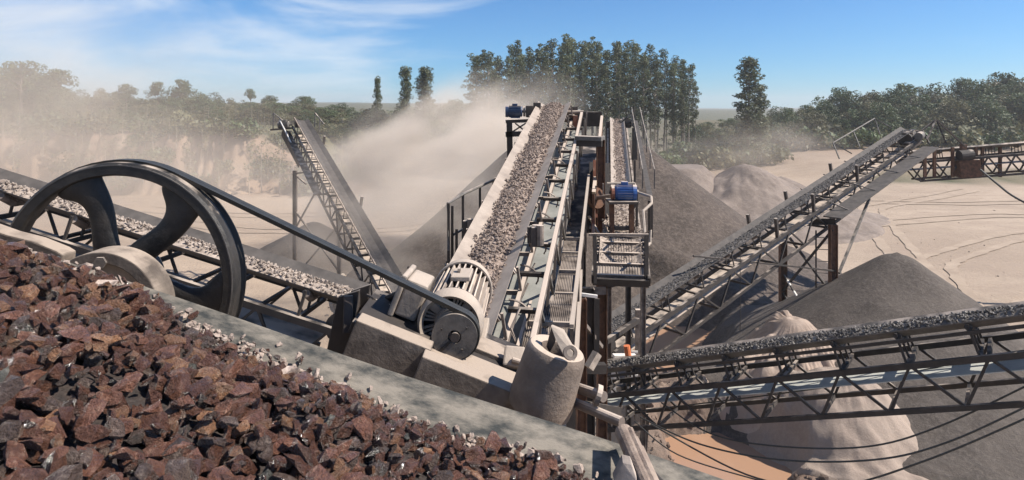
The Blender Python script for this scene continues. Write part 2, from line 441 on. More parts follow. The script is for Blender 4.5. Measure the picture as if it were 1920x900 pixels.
ca.data.foreach_set('color', np.stack([wet, np.clip(grass, 0, 1), np.clip(red, 0, 1), np.ones_like(x)], 1).ravel())
ground = bpy.data.objects.new('ground', me); col.objects.link(ground); tag(ground, kind='structure')

def ground_material():
    m = bpy.data.materials.new('quarry_soil'); m.use_nodes = True
    n, l = m.node_tree.nodes, m.node_tree.links; b = n['Principled BSDF']; b.inputs['Roughness'].default_value = 0.95
    t = n.new('ShaderNodeTexCoord')
    def noise(s, d=8, rough=0.6, sc=None, dis=0):
        q = n.new('ShaderNodeTexNoise'); q.inputs['Scale'].default_value = s; q.inputs['Detail'].default_value = d; q.inputs['Roughness'].default_value = rough; q.inputs['Distortion'].default_value = dis
        if sc:
            mp = n.new('ShaderNodeMapping'); mp.inputs['Scale'].default_value = sc; mp.inputs['Rotation'].default_value = (0, 0, R(-18)); l.new(t.outputs['Object'], mp.inputs['Vector']); l.new(mp.outputs[0], q.inputs['Vector'])
        else: l.new(t.outputs['Object'], q.inputs['Vector'])
        return q.outputs['Fac']
    def rng_(s, a, b_):
        q = n.new('ShaderNodeMapRange'); q.inputs[1].default_value = a; q.inputs[2].default_value = b_; l.new(s, q.inputs[0]); return q.outputs[0]
    def mix(f, a, b_, blend='MIX'):
        q = n.new('ShaderNodeMix'); q.data_type = 'RGBA'; q.blend_type = blend
        if isinstance(f, float): q.inputs['Factor'].default_value = f
        else: l.new(f, q.inputs['Factor'])
        for s, v in ((6, a), (7, b_)):
            if isinstance(v, tuple): q.inputs[s].default_value = (*v, 1)
            else: l.new(v, q.inputs[s])
        return q.outputs[2]
    c = mix(rng_(noise(0.07, 6), 0.35, 0.65), (0.305, 0.232, 0.170), (0.395, 0.307, 0.229))
    c = mix(rng_(noise(0.30, 10, 0.66, (0.45, 1.3, 1), 1.6), 0.46, 0.66), c, (0.31, 0.235, 0.175))     # wheel tracks across the yard
    c = mix(rng_(noise(1.4, 9, 0.72), 0.56, 0.74), c, (0.30, 0.225, 0.17))
    at = n.new('ShaderNodeVertexColor'); at.layer_name = 'soil'; se = n.new('ShaderNodeSeparateColor'); l.new(at.outputs['Color'], se.inputs[0])
    c = mix(se.outputs['Blue'], c, (0.20, 0.13, 0.09))
    g = mix(rng_(noise(0.25, 8, 0.7), 0.4, 0.62), (0.11, 0.095, 0.05), (0.06, 0.07, 0.03))
    c = mix(se.outputs['Green'], c, g)
    w = mix(rng_(noise(2.2, 8), 0.4, 0.62), (0.085, 0.055, 0.038), (0.20, 0.135, 0.097))
    c = mix(se.outputs['Red'], c, w)
    l.new(c, b.inputs['Base Color'])
    ro = n.new('ShaderNodeMapRange'); ro.inputs[3].default_value = 0.96; ro.inputs[4].default_value = 0.62; l.new(se.outputs['Red'], ro.inputs[0]); l.new(ro.outputs[0], b.inputs['Roughness'])
    s1 = noise(3.5, 10, 0.72); s2 = noise(0.45, 8, 0.62, (0.5, 1.4, 1), 1.2)
    ad = n.new('ShaderNodeMath'); ad.operation = 'MULTIPLY_ADD'; ad.inputs[1].default_value = 1.6; l.new(s2, ad.inputs[0]); l.new(s1, ad.inputs[2])
    bp = n.new('ShaderNodeBump'); bp.inputs['Strength'].default_value = 0.8; bp.inputs['Distance'].default_value = 0.13
    l.new(ad.outputs[0], bp.inputs['Height']); l.new(bp.outputs[0], b.inputs['Normal'])
    return m
me.materials.append(ground_material())

# muddy water
wm = bpy.data.materials.new('muddy_water'); wm.use_nodes = True
n_, l_ = wm.node_tree.nodes, wm.node_tree.links; b_ = n_['Principled BSDF']
b_.inputs['Base Color'].default_value = (0.34, 0.205, 0.13, 1); b_.inputs['Roughness'].default_value = 0.12
b_.inputs['Specular IOR Level'].default_value = 0.35
wn_ = n_.new('ShaderNodeTexNoise'); wn_.inputs['Scale'].default_value = 3; wn_.inputs['Detail'].default_value = 3
wt = n_.new('ShaderNodeTexCoord'); l_.new(wt.outputs['Object'], wn_.inputs['Vector'])
wb = n_.new('ShaderNodeBump'); wb.inputs['Strength'].default_value = 0.06; wb.inputs['Distance'].default_value = 0.05
l_.new(wn_.outputs['Fac'], wb.inputs['Height']); l_.new(wb.outputs[0], b_.inputs['Normal'])
for (px, py, rx, ry) in PONDS:
    n = 40
    v = [(px + rx * 1.45 * math.cos(2 * math.pi * i / n), py + ry * 1.45 * math.sin(2 * math.pi * i / n), -0.015) for i in range(n)]
    o = mesh_obj('water', v, [tuple(range(n))], wm); tag(o, kind='structure')

# ------------------------------------------------------------------ stockpiles and mounds
def pile_material(name, c1, c2, c3, grain=7.0, bump=0.6):
    m = bpy.data.materials.new(name); m.use_nodes = True
    n, l = m.node_tree.nodes, m.node_tree.links; b = n['Principled BSDF']; b.inputs['Roughness'].default_value = 0.97
    t = n.new('ShaderNodeTexCoord')
    a = n.new('ShaderNodeTexNoise'); a.inputs['Scale'].default_value = 0.55; a.inputs['Detail'].default_value = 7; l.new(t.outputs['Object'], a.inputs['Vector'])
    g = n.new('ShaderNodeTexNoise'); g.inputs['Scale'].default_value = grain; g.inputs['Detail'].default_value = 6; g.inputs['Roughness'].default_value = 0.8; l.new(t.outputs['Object'], g.inputs['Vector'])
    r1 = n.new('ShaderNodeMapRange'); r1.inputs[1].default_value = 0.38; r1.inputs[2].default_value = 0.64; l.new(a.outputs['Fac'], r1.inputs[0])
    r2 = n.new('ShaderNodeMapRange'); r2.inputs[1].default_value = 0.45; r2.inputs[2].default_value = 0.68; l.new(g.outputs['Fac'], r2.inputs[0])
    x = n.new('ShaderNodeMix'); x.data_type = 'RGBA'; x.inputs[6].default_value = (*c1, 1); x.inputs[7].default_value = (*c2, 1); l.new(r1.outputs[0], x.inputs['Factor'])
    z = n.new('ShaderNodeMix'); z.data_type = 'RGBA'; z.inputs[7].default_value = (*c3, 1); l.new(x.outputs[2], z.inputs[6])
    mu = n.new('ShaderNodeMath'); mu.operation = 'MULTIPLY'; mu.inputs[1].default_value = 0.6; l.new(r2.outputs[0], mu.inputs[0]); l.new(mu.outputs[0], z.inputs['Factor'])
    l.new(z.outputs[2], b.inputs['Base Color'])
    bp = n.new('ShaderNodeBump'); bp.inputs['Strength'].default_value = bump; bp.inputs['Distance'].default_value = 0.10
    l.new(g.outputs['Fac'], bp.inputs['Height']); l.new(bp.outputs[0], b.inputs['Normal'])
    return m
M['pile_brown'] = pile_material('brown_crushed_stone', (0.05, 0.038, 0.030), (0.08, 0.061, 0.049), (0.19, 0.15, 0.122), 4.0, 0.9)
M['pile_dark'] = pile_material('dark_grey_fines', (0.062, 0.050, 0.041), (0.105, 0.086, 0.071), (0.16, 0.133, 0.112), 6, 0.8)
M['pile_sand'] = pile_material('tan_sand', (0.24, 0.185, 0.147), (0.31, 0.243, 0.193), (0.34, 0.27, 0.217), 9, 0.45)
M['pile_tan'] = pile_material('greyish_tan_fines', (0.155, 0.122, 0.10), (0.22, 0.176, 0.145), (0.28, 0.226, 0.188), 3.0, 0.6)
M['pile_mud'] = pile_material('eroded_pale_silt', (0.33, 0.25, 0.195), (0.44, 0.345, 0.275), (0.25, 0.185, 0.14), 4, 0.5)
M['pile_wet'] = pile_material('damp_brown_silt', (0.10, 0.068, 0.05), (0.17, 0.12, 0.09), (0.24, 0.175, 0.135), 3, 0.7)
def pile(name, label, cat, c, H, Rr, mat, seed, ridge=None, gully=0.0, flat=None, rough=0.06, nr=46, na=150, sx=1.0, group=None):
    """a heap at its angle of repose. ridge: (direction angle, length) draws the crest out; flat cuts the top"""
    cx, cy = c
    rr = np.linspace(0, 1.12, nr)[:, None] * np.ones(na)[None, :]
    th = np.linspace(0, 2 * np.pi, na, endpoint=False)[None, :] * np.ones(nr)[:, None]
    X = rr * Rr * np.cos(th) * sx; Y = rr * Rr * np.sin(th)
    if ridge:
        a, L = ridge
        X = X + np.cos(a) * L * np.maximum(0, np.cos(th - a)) ** 5 * rr; Y = Y + np.sin(a) * L * np.maximum(0, np.cos(th - a)) ** 5 * rr
    q = rr
    h = H * (1 - np.clip(q, 0, 1)) ** 1.12 - H * 0.05 * np.exp(-(q / 0.05) ** 2) + H * 0.05 * np.exp(-((q - 1) / 0.12) ** 2)
    h = h + rough * H * fbm(X * 0.5 + seed, Y * 0.5, seed, 4) * np.minimum(1, q * 4)
    if gully:
        fl = np.abs(fbm(np.cos(th) * 4.2 + 1.5 * fbm(X * 0.6, Y * 0.6, seed + 3, 3) + 20, np.sin(th) * 4.2 + rr * 0.9 + 20, seed + 5, 4)) * 0.5 + 0.5 * np.abs(fbm(X * 0.9 + 7, Y * 0.9 + 3, seed + 6, 4))
        h = h - gully * H * (0.5 - fl * 2.2) * np.sin(np.pi * np.clip(q, 0, 1)) ** 0.7 * sstep(0.08, 0.45, q)
        h = h + 0.25 * H * np.clip(np.sin(np.pi * np.clip(q * 1.25, 0, 1)), 0, 1)
    if flat: h = np.minimum(h, flat * H + 0.25 * fbm(X * 0.4, Y * 0.4, seed + 9, 3))
    gxx = cx + X; gyy = cy + Y
    base = ground_h(gxx, gyy)
    z = np.where(q > 1.0, base - 0.4 * (q - 1.0) / 0.12, np.maximum(base * np.clip(q, 0, 1) + h, base - 0.02))
    v = np.stack([gxx.ravel(), gyy.ravel(), z.ravel()], 1)
    f = []
    for i in range(nr - 1):
        for j in range(na):
            k = (j + 1) % na
            f.append((i * na + j, (i + 1) * na + j, (i + 1) * na + k, i * na + k) if i else (0 * na, na + j, na + k))
    o = mesh_obj(name, v, f, mat, smooth=True, loc=(cx, cy, gz(cx, cy)))
    return tag(o, label, cat, group)
pile('gravel_pile', 'tall brown gravel cone behind the screening plant, under the far narrow conveyor', 'gravel pile', (8.4, 45.0), 9.3, 13.4, M['pile_brown'], 3, rough=0.03)
pile('gravel_pile', 'dusty brown gravel pile half hidden behind the left side of the steep central conveyor', 'gravel pile', (0.6, 40), 9.3, 11.2, M['pile_brown'], 5, rough=0.03)
pile('gravel_pile', 'dark grey fines pile with a sharp dark crest in front of the yard at right', 'gravel pile', (15.7, 26.1), 5.45, 8.1, M['pile_dark'], 8, ridge=(R(206), 1.5), rough=0.055)
pile('gravel_pile', 'low grey pile at the feet of the far left conveyor', 'gravel pile', (-14.6, 47), 2.9, 5.6, M['pile_dark'], 11)
pile('sand_pile', 'flat-topped tan stockpile between the tall gravel cone and the grove', 'sand pile', (17.0, 66), 7.8, 9.0, M['pile_tan'], 14, flat=0.66, sx=1.0)
pile('sand_pile', 'broad tan stockpile with eroded gullies in the middle distance', 'sand pile', (23.2, 64), 5.9, 12.0, M['pile_tan'], 17, rough=0.26)
pile('sand_pile', 'low spill of tan sand at the right foot of the gullied stockpile', 'sand pile', (31.5, 66), 2.2, 6.5, M['pile_tan'], 19, rough=0.25)
for c_, h_, lab_ in (((27.0, 60.5), 2.6, 'small tipped heap at the front foot of the gullied stockpile'), ((19.5, 60.0), 2.0, 'low tipped heap between the flat-topped and the gullied stockpile'), ((29.0, 69.0), 4.0, 'rear shoulder heap behind the gullied stockpile')):
    pile('sand_pile', lab_, 'sand pile', c_, h_, h_ * 1.9, M['pile_tan'], int(c_[0] * 3), rough=0.25)
pile('silt_mound', 'pale eroded silt mound with deep flutes beside the trestle legs', 'mound', (10.3, 23.4), 3.5, 3.1, M['pile_mud'], 23, gully=0.26, rough=0.55, ridge=(R(190), 0.5), na=260, nr=60)
pile('sand_pile', 'smooth pale sand slope under the lower right conveyor', 'sand pile', (10.7, 21.0), 2.3, 3.0, M['pile_sand'], 27, rough=0.5, gully=0.10, nr=60, na=200)
pile('silt_mound', 'crumbling brown silt bank between the two muddy ponds', 'mound', (5.6, 23.6), 0.9, 2.5, M['pile_wet'], 31, gully=0.4, rough=0.4, na=220, nr=50)

# tyre tracks pressed into the yard, and loose stones lying about on it
M['track'] = material('compacted_soil', (0.28, 0.212, 0.155), (0.375, 0.292, 0.217), 0.5, 0.95, 0.5, bscale=5, dist=0.06)
def track(ctrl, w=0.85, gap=2.0):
    n = 60; xs = np.interp(np.linspace(0, 1, n), np.linspace(0, 1, len(ctrl)), [c[0] for c in ctrl]); ys = np.interp(np.linspace(0, 1, n), np.linspace(0, 1, len(ctrl)), [c[1] for c in ctrl])
    for _ in range(8):
        xs[1:-1] = (xs[:-2] + xs[1:-1] + xs[2:]) / 3; ys[1:-1] = (ys[:-2] + ys[1:-1] + ys[2:]) / 3
    dx = np.gradient(xs); dy = np.gradient(ys); L = np.hypot(dx, dy); nx = -dy / L; ny = dx / L
    v = []; q = []
    for k in (-1, 1):
        b = len(v)
        for i in range(n):
            ww = w * (0.6 + 0.5 * random.random())
            for s in (-.5, .5):
                X, Y = xs[i] + nx[i] * (k * gap / 2 + s * ww), ys[i] + ny[i] * (k * gap / 2 + s * ww); v.append((X, Y, gz(X, Y) + 0.05))
        q += [(b + 2 * i, b + 2 * i + 1, b + 2 * i + 3, b + 2 * i + 2) for i in range(n - 1)]
    tag(mesh_obj('tyre_track', v, q, M['track']), kind='structure')
for c_ in ([(24, 34), (30, 46), (44, 56), (70, 60)], [(26, 40), (32, 54), (40, 72), (60, 84)], [(22, 30), (30, 36), (44, 42), (66, 42)], [(30, 60), (48, 66), (66, 64), (84, 58)], [(34, 78), (52, 74), (70, 76), (92, 74)], [(-34, 64), (-24, 58), (-12, 58), (0, 66)], [(-40, 70), (-26, 66), (-14, 68), (-2, 74)]):
    track(c_)

# ------------------------------------------------------------------ rocks
def rock_geo(seed, npts=20, ax=(1, 0.8, 0.6)):
    r = random.Random(seed); bm = bmesh.new()
    for _ in range(npts):
        p = Vector((r.gauss(0, 1), r.gauss(0, 1), r.gauss(0, 1))).normalized() * r.uniform(0.78, 1.0)
        p = Vector((max(-0.72, min(0.8, p.x)), max(-0.8, min(0.74, p.y)), max(-0.7, min(0.72, p.z))))
        bm.verts.new((p.x * ax[0], p.y * ax[1], p.z * ax[2]))
    res = bmesh.ops.convex_hull(bm, input=bm.verts)
    bmesh.ops.delete(bm, geom=list({e for e in res['geom_unused'] + res['geom_interior'] if isinstance(e, bmesh.types.BMVert)}), context='VERTS')
    bmesh.ops.dissolve_limit(bm, angle_limit=R(14), verts=bm.verts, edges=bm.edges)
    bmesh.ops.triangulate(bm, faces=[f for f in bm.faces if len(f.verts) > 6])
    bmesh.ops.recalc_face_normals(bm, faces=bm.faces)
    bm.verts.index_update()
    v = np.array([p.co[:] for p in bm.verts]); f = [[q.index for q in fc.verts] for fc in bm.faces]
    bm.free(); return v, f
ROCKS = [rock_geo(100 + i, random.choice((10, 12, 14, 17)), (random.uniform(0.9, 1.35), random.uniform(0.6, 0.95), random.uniform(0.42, 0.8))) for i in range(22)]
def randrot(r):
    q = r.normal(size=4); q /= np.linalg.norm(q); w, x, y, z = q
    return np.array([[1 - 2 * (y * y + z * z), 2 * (x * y - z * w), 2 * (x * z + y * w)], [2 * (x * y + z * w), 1 - 2 * (x * x + z * z), 2 * (y * z - x * w)], [2 * (x * z - y * w), 2 * (y * z + x * w), 1 - 2 * (x * x + y * y)]])
def rock_field(name, pts, sizes, mat, parent=None):
    g_v = []; g_f = []; n = 0
    for p, s in zip(pts, sizes):
        v, f = ROCKS[rng.integers(len(ROCKS))]
        g_v.append((v * s) @ randrot(rng).T + p); g_f += [tuple(i + n for i in q) for q in f]; n += len(v)
    o = mesh_obj(name, np.concatenate(g_v), g_f, mat, parent)
    return tag(o, kind='stuff')

px_ = rng.uniform(-30, 62, 700); py_ = 22 + rng.random(700) ** 1.6 * 70
rock_field('loose_stones', np.stack([px_, py_, ground_h(px_, py_)], 1), rng.lognormal(math.log(0.06), 0.5, 700), M['pile_tan'])

# clods of mud along the shores
cx_ = rng.uniform(2, 14, 9000); cy_ = rng.uniform(16, 38, 9000); cf_ = pond_field(cx_, cy_); k_ = (cf_ > 0.12) & (cf_ < 1.5 + 0.8 * rng.random(9000)) & (rng.random(9000) < 0.42)
rock_field('mud_clods', np.stack([cx_[k_], cy_[k_], ground_h(cx_[k_], cy_[k_])], 1), rng.lognormal(math.log(0.075), 0.55, int(k_.sum())), M['pile_wet'])

# ------------------------------------------------------------------ conveyors
class Frame:
    """P0 -> P1 along the belt; s to the right of travel, u up and square to the belt"""
    def __init__(f, P0, P1):
        f.a = Vector(P0); f.b = Vector(P1); f.L = (f.b - f.a).length; f.d = (f.b - f.a) / f.L
        f.s = f.d.cross(Vector((0, 0, 1))).normalized(); f.u = f.s.cross(f.d).normalized()
    def at(f, t, s=0.0, u=0.0): return f.a + f.d * t + f.s * s + f.u * u
def trough(W, k=0.31, ang=30):
    hw = k * W * math.tan(R(ang))
    return [(-W / 2, hw), (-W * (0.5 - k) , 0.0), (W * (0.5 - k), 0.0), (W / 2, hw)]
def strip(f, prof, t0, t1, n, th=0.014, sag=0.0):
    g = G(); v = []; m = len(prof)
    for i in range(n + 1):
        t = t0 + (t1 - t0) * i / n
        for s, u in prof: v.append(f.at(t, s, u))
        for s, u in prof: v.append(f.at(t, s, u - th))
    q = []
    for i in range(n):
        a = i * 2 * m; b = a + 2 * m
        for j in range(m - 1):
            q.append((a + j, a + j + 1, b + j + 1, b + j)); q.append((a + m + j, b + m + j, b + m + j + 1, a + m + j + 1))
        q.append((a, b, b + m, a + m)); q.append((a + m - 1, a + 2 * m - 1, b + 2 * m - 1, b + m - 1))
    q.append(tuple(range(m)) + tuple(range(2 * m - 1, m - 1, -1)))
    k = n * 2 * m; q.append(tuple(range(k + m - 1, k - 1, -1)) + tuple(range(k + m, k + 2 * m)))
    return g.add(v, q)
def load(name, f, W, t0, t1, size, half, crown, mat, fill=0.0, dens=1.0, wob=0.03, label=None):
    """gravel heaped in the trough: a bed plus loose stones over it, one uncountable mass"""
    nb = max(8, int((t1 - t0) / 0.12)); ms = 9
    v = []; q = []
    for i in range(nb + 1):
        t = t0 + (t1 - t0) * i / nb
        hw = half + wob * math.sin(t * 3.1) * 0.6 + wob * math.sin(t * 7.7 + 1) * 0.4
        for j in range(ms):
            e = -1 + 2 * j / (ms - 1)
            v.append(f.at(t, e * hw, max(trough_u(W, e * hw) - 0.005, fill + crown * (1 - e * e) - size * 0.3)))
    for i in range(nb):
        for j in range(ms - 1): q.append((i * ms + j, i * ms + j + 1, (i + 1) * ms + j + 1, (i + 1) * ms + j))
    nst = int((t1 - t0) * 2 * half / (size * size * 0.55) * dens)
    gv = [np.array(v)]; gf = q; n = len(v)
    for _ in range(nst):
        t = rng.uniform(t0, t1); e = np.clip(rng.normal(0, 0.62), -1.08, 1.08) if rng.random() < 0.3 else rng.uniform(-1.04, 1.04)
        hw = half + wob * math.sin(t * 3.1) * 0.6 + wob * math.sin(t * 7.7 + 1) * 0.4
        uu = max(trough_u(W, e * hw) + size * 0.2, fill + crown * (1 - e * e))
        p = np.array(f.at(t, e * hw, uu + rng.uniform(-0.2, 0.35) * size))
        rv, rf = ROCKS[rng.integers(len(ROCKS))]; s = size * 0.5 * rng.uniform(0.65, 1.35)
        gv.append((rv * s) @ randrot(rng).T + p); gf += [tuple(i + n for i in z) for z in rf]; n += len(rv)
    o = mesh_obj(name, np.concatenate(gv), gf, mat)
    return tag(o, label, None, None, 'stuff')
def trough_u(W, s, k=0.31, ang=30):
    return max(0.0, (abs(s) - W * (0.5 - k)) * math.tan(R(ang)))
def idler(root, f, t, W, mat, rmat, drop, rr=0.055):
    g = G(); e = W / 2 + 0.07
    g.bar(f.at(t, -e, -drop), f.at(t, e, -drop), 0.05, 0.06)
    hw = 0.31 * W * math.tan(R(30))
    for k in (-1, 1):
        g.bar(f.at(t, k * e, -drop), f.at(t, k * (W / 2 + 0.03), hw - 0.03), 0.035, 0.035, f.d)
        g.bar(f.at(t, k * W * 0.2, -drop), f.at(t, k * W * 0.2, -0.07), 0.03, 0.03, f.d)
    o = g.build('idler', mat, root)
    pr = trough(W)
    for j in range(3):
        a, b = pr[j], pr[j + 1]
        k0 = 0.03
        G().tube(f.at(t, a[0] + (b[0] - a[0]) * k0, a[1] + (b[1] - a[1]) * k0 - 0.02 - rr), f.at(t, b[0] - (b[0] - a[0]) * k0, b[1] - (b[1] - a[1]) * k0 - 0.02 - rr), rr, 10).build('roller', rmat, o)
def conveyor(name, label, P0, P1, W, belt_mat, steel, depth=0.75, bay=1.1, chord=0.07, brace=0.035, drop=0.24, isp=1.2, t_belt=(0, None), ret=None, retk=0.42, side=0.10, group='belt conveyors of the crushing plant', roller='steel_pale', zig=True, cross=True, post=True):
    f = Frame(P0, P1); L = f.L
    bx = f.at(L * 0.5); root = thing(name, label, 'conveyor', (bx.x, bx.y, gz(bx.x, bx.y)), group)
    e = W / 2 + side
    strip(f, trough(W), t_belt[0], t_belt[1] or L, max(2, int(L / 2))).build('belt', belt_mat, root)
    if ret is not None:
        strip(f, [(-W * .47, 0), (W * .47, 0)], 0.3, L - 0.3, 10).build('return_belt', ret, root).location = f.u * (-drop - depth * retk)
    for k in (-1, 1):
        bar('top_chord', f.at(0, k * e, -drop), f.at(L, k * e, -drop), chord, chord * 1.3, steel, root, f.u)
        if depth: bar('bottom_chord', f.at(bay * .5, k * e, -drop - depth), f.at(L - bay * .3, k * e, -drop - depth), chord * 0.9, chord * 1.1, steel, root, f.u)
    if depth:
        nb = int(L / bay)
        for i in range(nb):
            t0 = (i + 0.1) * L / nb; t1 = (i + 0.6) * L / nb; t2 = (i + 1.1) * L / nb
            for k in (-1, 1):
                bar('brace', f.at(t0, k * e, -drop), f.at(t1, k * e, -drop - depth), brace, brace, steel, root, f.s)
                if zig and t2 < L + 0.05: bar('brace', f.at(t1, k * e, -drop - depth), f.at(t2, k * e, -drop), brace, brace, steel, root, f.s)
            if cross:
                bar('cross_member', f.at(t0, -e, -drop), f.at(t0, e, -drop), brace * 1.2, brace * 1.4, steel, root, f.u)
                bar('cross_member', f.at(t1, -e, -drop - depth), f.at(t1, e, -drop - depth), brace * 1.2, brace * 1.4, steel, root, f.u)
    t = isp * 0.5
    while t < L - 0.1:
        idler(root, f, t, W, steel, M[roller], drop); t += isp
    for nm, t in (('tail_pulley', 0.0), ('head_pulley', L)):
        rr = min(0.24, drop * 0.8)
        tube(nm, f.at(t, -W / 2 - 0.02, -rr - 0.02), f.at(t, W / 2 + 0.02, -rr - 0.02), rr, steel, root, 20)
        # the belt wraps the pulley
        pts = []
        for i in range(9):
            a = math.pi / 2 - (math.pi * i / 8) * (1 if t > 0 else -1)
            pts.append((math.cos(a) * (rr + 0.012), math.sin(a) * (rr + 0.012)))
        g = G(); v = []
        for s in (-W * .48, W * .48):
            for c, u in pts: v.append(f.at(t + c, s, u - rr - 0.02))
        g.add(v, [(i, i + 1, i + 10, i + 9) for i in range(8)]); g.build('belt_wrap', belt_mat, root)
    return f, root
def legs(root, pts, steel, w=0.16, name='leg', h=None):
    for a, b in pts: G().ibeam(a, b, w, h or w, 0.02).build(name, steel, root)
def rail(root, pts, r, mat, name='handrail', n=6):
    return G().path(pts, r, n).build(name, mat, root)

# A: the steep central conveyor, heaped with brown gravel
A0 = P(845, 655, 7.25) ; A1 = Vector((1.2, 18.0, 11.07))
fA, rA = conveyor('gravel_conveyor', 'steep central belt conveyor heaped with brown gravel, rising away to a blue drive motor', fA0 := A0, A1, 0.92, M['rubber_dusty'], M['steel_pale'], depth=0, drop=0.26, isp=1.15, side=0.06, chord=0.06)
load('gravel', fA, 0.92, 0.05, fA.L + 0.02, 0.062, 0.27, 0.10, M['gravel'], fill=0.03, dens=1.15)
# its right-hand lattice: outer rail, posts, arms and the pale return belt seen between them
e = 0.46
bar('side_rail', fA.at(-0.6, e + 0.42, -0.16), fA.at(fA.L, e + 0.30, -0.16), 0.07, 0.10, M['steel_pale'], rA, fA.u, bevel=0.008)
bar('lower_rail', fA.at(-0.3, e + 0.42, -0.78), fA.at(fA.L, e + 0.30, -0.78), 0.06, 0.08, M['steel_grey'], rA, fA.u)
bar('lower_rail', fA.at(-0.3, -e - 0.06, -0.78), fA.at(fA.L, -e - 0.06, -0.78), 0.06, 0.08, M['steel'], rA, fA.u)
strip(fA, [(-.42, 0), (e + 0.34, 0)], 0.2, fA.L - 0.3, 6).build('return_belt', M['rubber_pale'], rA).location = fA.u * -0.62
t = 0.25
while t < fA.L - 0.2:
    bar('cross_arm', fA.at(t, e - 0.02, -0.20), fA.at(t, e + 0.41, -0.20), 0.06, 0.06, M['steel_dark'], rA, fA.u)
    bar('brace', fA.at(t, e + 0.41, -0.2), fA.at(t + 0.45, e + 0.41, -0.78), 0.04, 0.04, M['steel_grey'], rA, fA.s)
    bar('brace', fA.at(t + 0.45, e + 0.41, -0.78), fA.at(t + 0.95, e + 0.41, -0.2), 0.04, 0.04, M['steel'], rA, fA.s)
    bar('brace', fA.at(t, -e - 0.06, -0.28), fA.at(t + 0.45, -e - 0.06, -0.78), 0.04, 0.04, M['steel'], rA, fA.s)
    g = G(); g.path([fA.at(t + 0.08, e - 0.02 + 0.26 * math.sin(q), -0.18 + 0.20 * math.cos(q) - 0.12) for q in [i * math.pi / 12 for i in range(9)]], 0.014, 5)
    g.build('idler_bracket', M['steel_pale'], rA)
    t += 0.95
# guide idler boxes standing at the belt edges
def edge_box(root, p, hgt=0.34):
    o = G().bar(p, p + Vector((0, 0, hgt)), 0.07, 0.10, (0, 1, 0)).build('guide_bracket', M['steel'], root, bevel=0.006)
    G().tube(p + Vector((0.09, -0.02, 0.02)), p + Vector((0.09, -0.02, hgt + 0.03)), 0.055, 12).build('guide_roller', M['steel_pale'], o)
edge_box(rA, P(872, 452, 10.6)); edge_box(rA, P(993, 455, 9.6), 0.24); edge_box(rA, P(1001, 462, 9.3), 0.28)
# head: drive frame, blue motor with gearbox, red end plate
YH = 17.6
bar('head_leg', P(955, 228, YH), P(957, 330, YH), 0.16, 0.16, M['steel_dark'], rA)
bar('head_leg', P(968, 292, YH), P(968, 520, YH), 0.34, 0.22, M['steel_dark'], rA)
bar('head_beam', P(948, 228, YH), P(1000, 226, YH), 0.14, 0.09, M['steel'], rA)
bar('head_beam', P(948, 252, YH), P(996, 250, YH), 0.16, 0.14, M['steel_dark'], rA)
bar('head_beam', P(956, 284, YH), P(986, 282, YH), 0.16, 0.10, M['steel_dark'], rA)
bar('brace', P(958, 249, YH), P(986, 231, YH), 0.04, 0.04, M['steel'], rA)
bar('brace', P(966, 231, YH), P(986, 247, YH), 0.04, 0.04, M['steel'], rA)
bar('end_plate', P(1076, 216, YH + .1), P(1076, 240, YH + .1), 0.12, 0.9, M['rust_red'], rA, (0, 1, 0))
bar('end_plate', P(1070, 204, YH + .4), P(1082, 204, YH + .4), 0.4, 0.10, M['steel'], rA)
tube('shaft', P(1002, 212, YH + .2), P(1094, 210, YH + .2), 0.05, M['rod'], rA)
def small_motor(name, label, c, ax, r, L, mat, group='blue electric motors'):
    """finned frame motor: body, fan cowl, terminal box, feet, shaft"""
    c = Vector(c); ax = Vector(ax).normalized(); root = thing(name, label, 'motor', c - Vector((0, 0, r * 1.15)), group)
    g = G().tube(c - ax * L * .36, c + ax * L * .30, r * .86, 20)
    sd = ax.cross(Vector((0, 0, 1))).normalized()
    for i in range(18):
        a = 2 * math.pi * i / 18; n = sd * math.cos(a) + Vector((0, 0, 1)) * math.sin(a)
        g.bar(c - ax * L * .34 + n * r * .9, c + ax * L * .28 + n * r * .9, r * .07, r * .22, n)
    g.build('motor_body', mat, root)
    G().tube(c - ax * L * .52, c - ax * L * .36, r * .97, 20, r).build('fan_cowl', mat, root)
    G().tube(c + ax * L * .30, c + ax * L * .38, r, 20, r * .8).build('end_bell', mat, root)
    G().bar(c - ax * L * .16 + Vector((0, 0, r * 1.12)), c + ax * L * .12 + Vector((0, 0, r * 1.12)), r * .7, r * .5).build('terminal_box', mat, root, bevel=0.01)
    G().tube(c + ax * L * .38, c + ax * L * .62, r * .22, 10).build('shaft', M['steel'], root)
    for k in (-1, 1):
        G().bar(c - ax * L * .25 + sd * r * .7 * k - Vector((0, 0, r * 1.05)), c + ax * L * .25 + sd * r * .7 * k - Vector((0, 0, r * 1.05)), r * .5, r * .2).build('foot', mat, root)
    return root
small_motor('electric_motor', 'dark blue electric motor at the head of the steep central conveyor', P(966, 209, YH), (1, 0, 0), 0.16, 0.52, M['blue_dark'])
gb = thing('gearbox', 'dark gearbox between blue motor and head of the central conveyor', 'gearbox', P(992, 224, YH))
bar('gear_case', P(986, 209, YH), P(1000, 209, YH), 0.3, 0.32, M['steel'], gb, bevel=0.02)
bar('breather', P(1000, 199, YH), P(1014, 199, YH), 0.22, 0.2, M['steel_dark'], gb, bevel=0.02)
tube('flange', P(981, 209, YH), P(985, 209, YH), 0.14, M['steel_pale'], gb, 14)

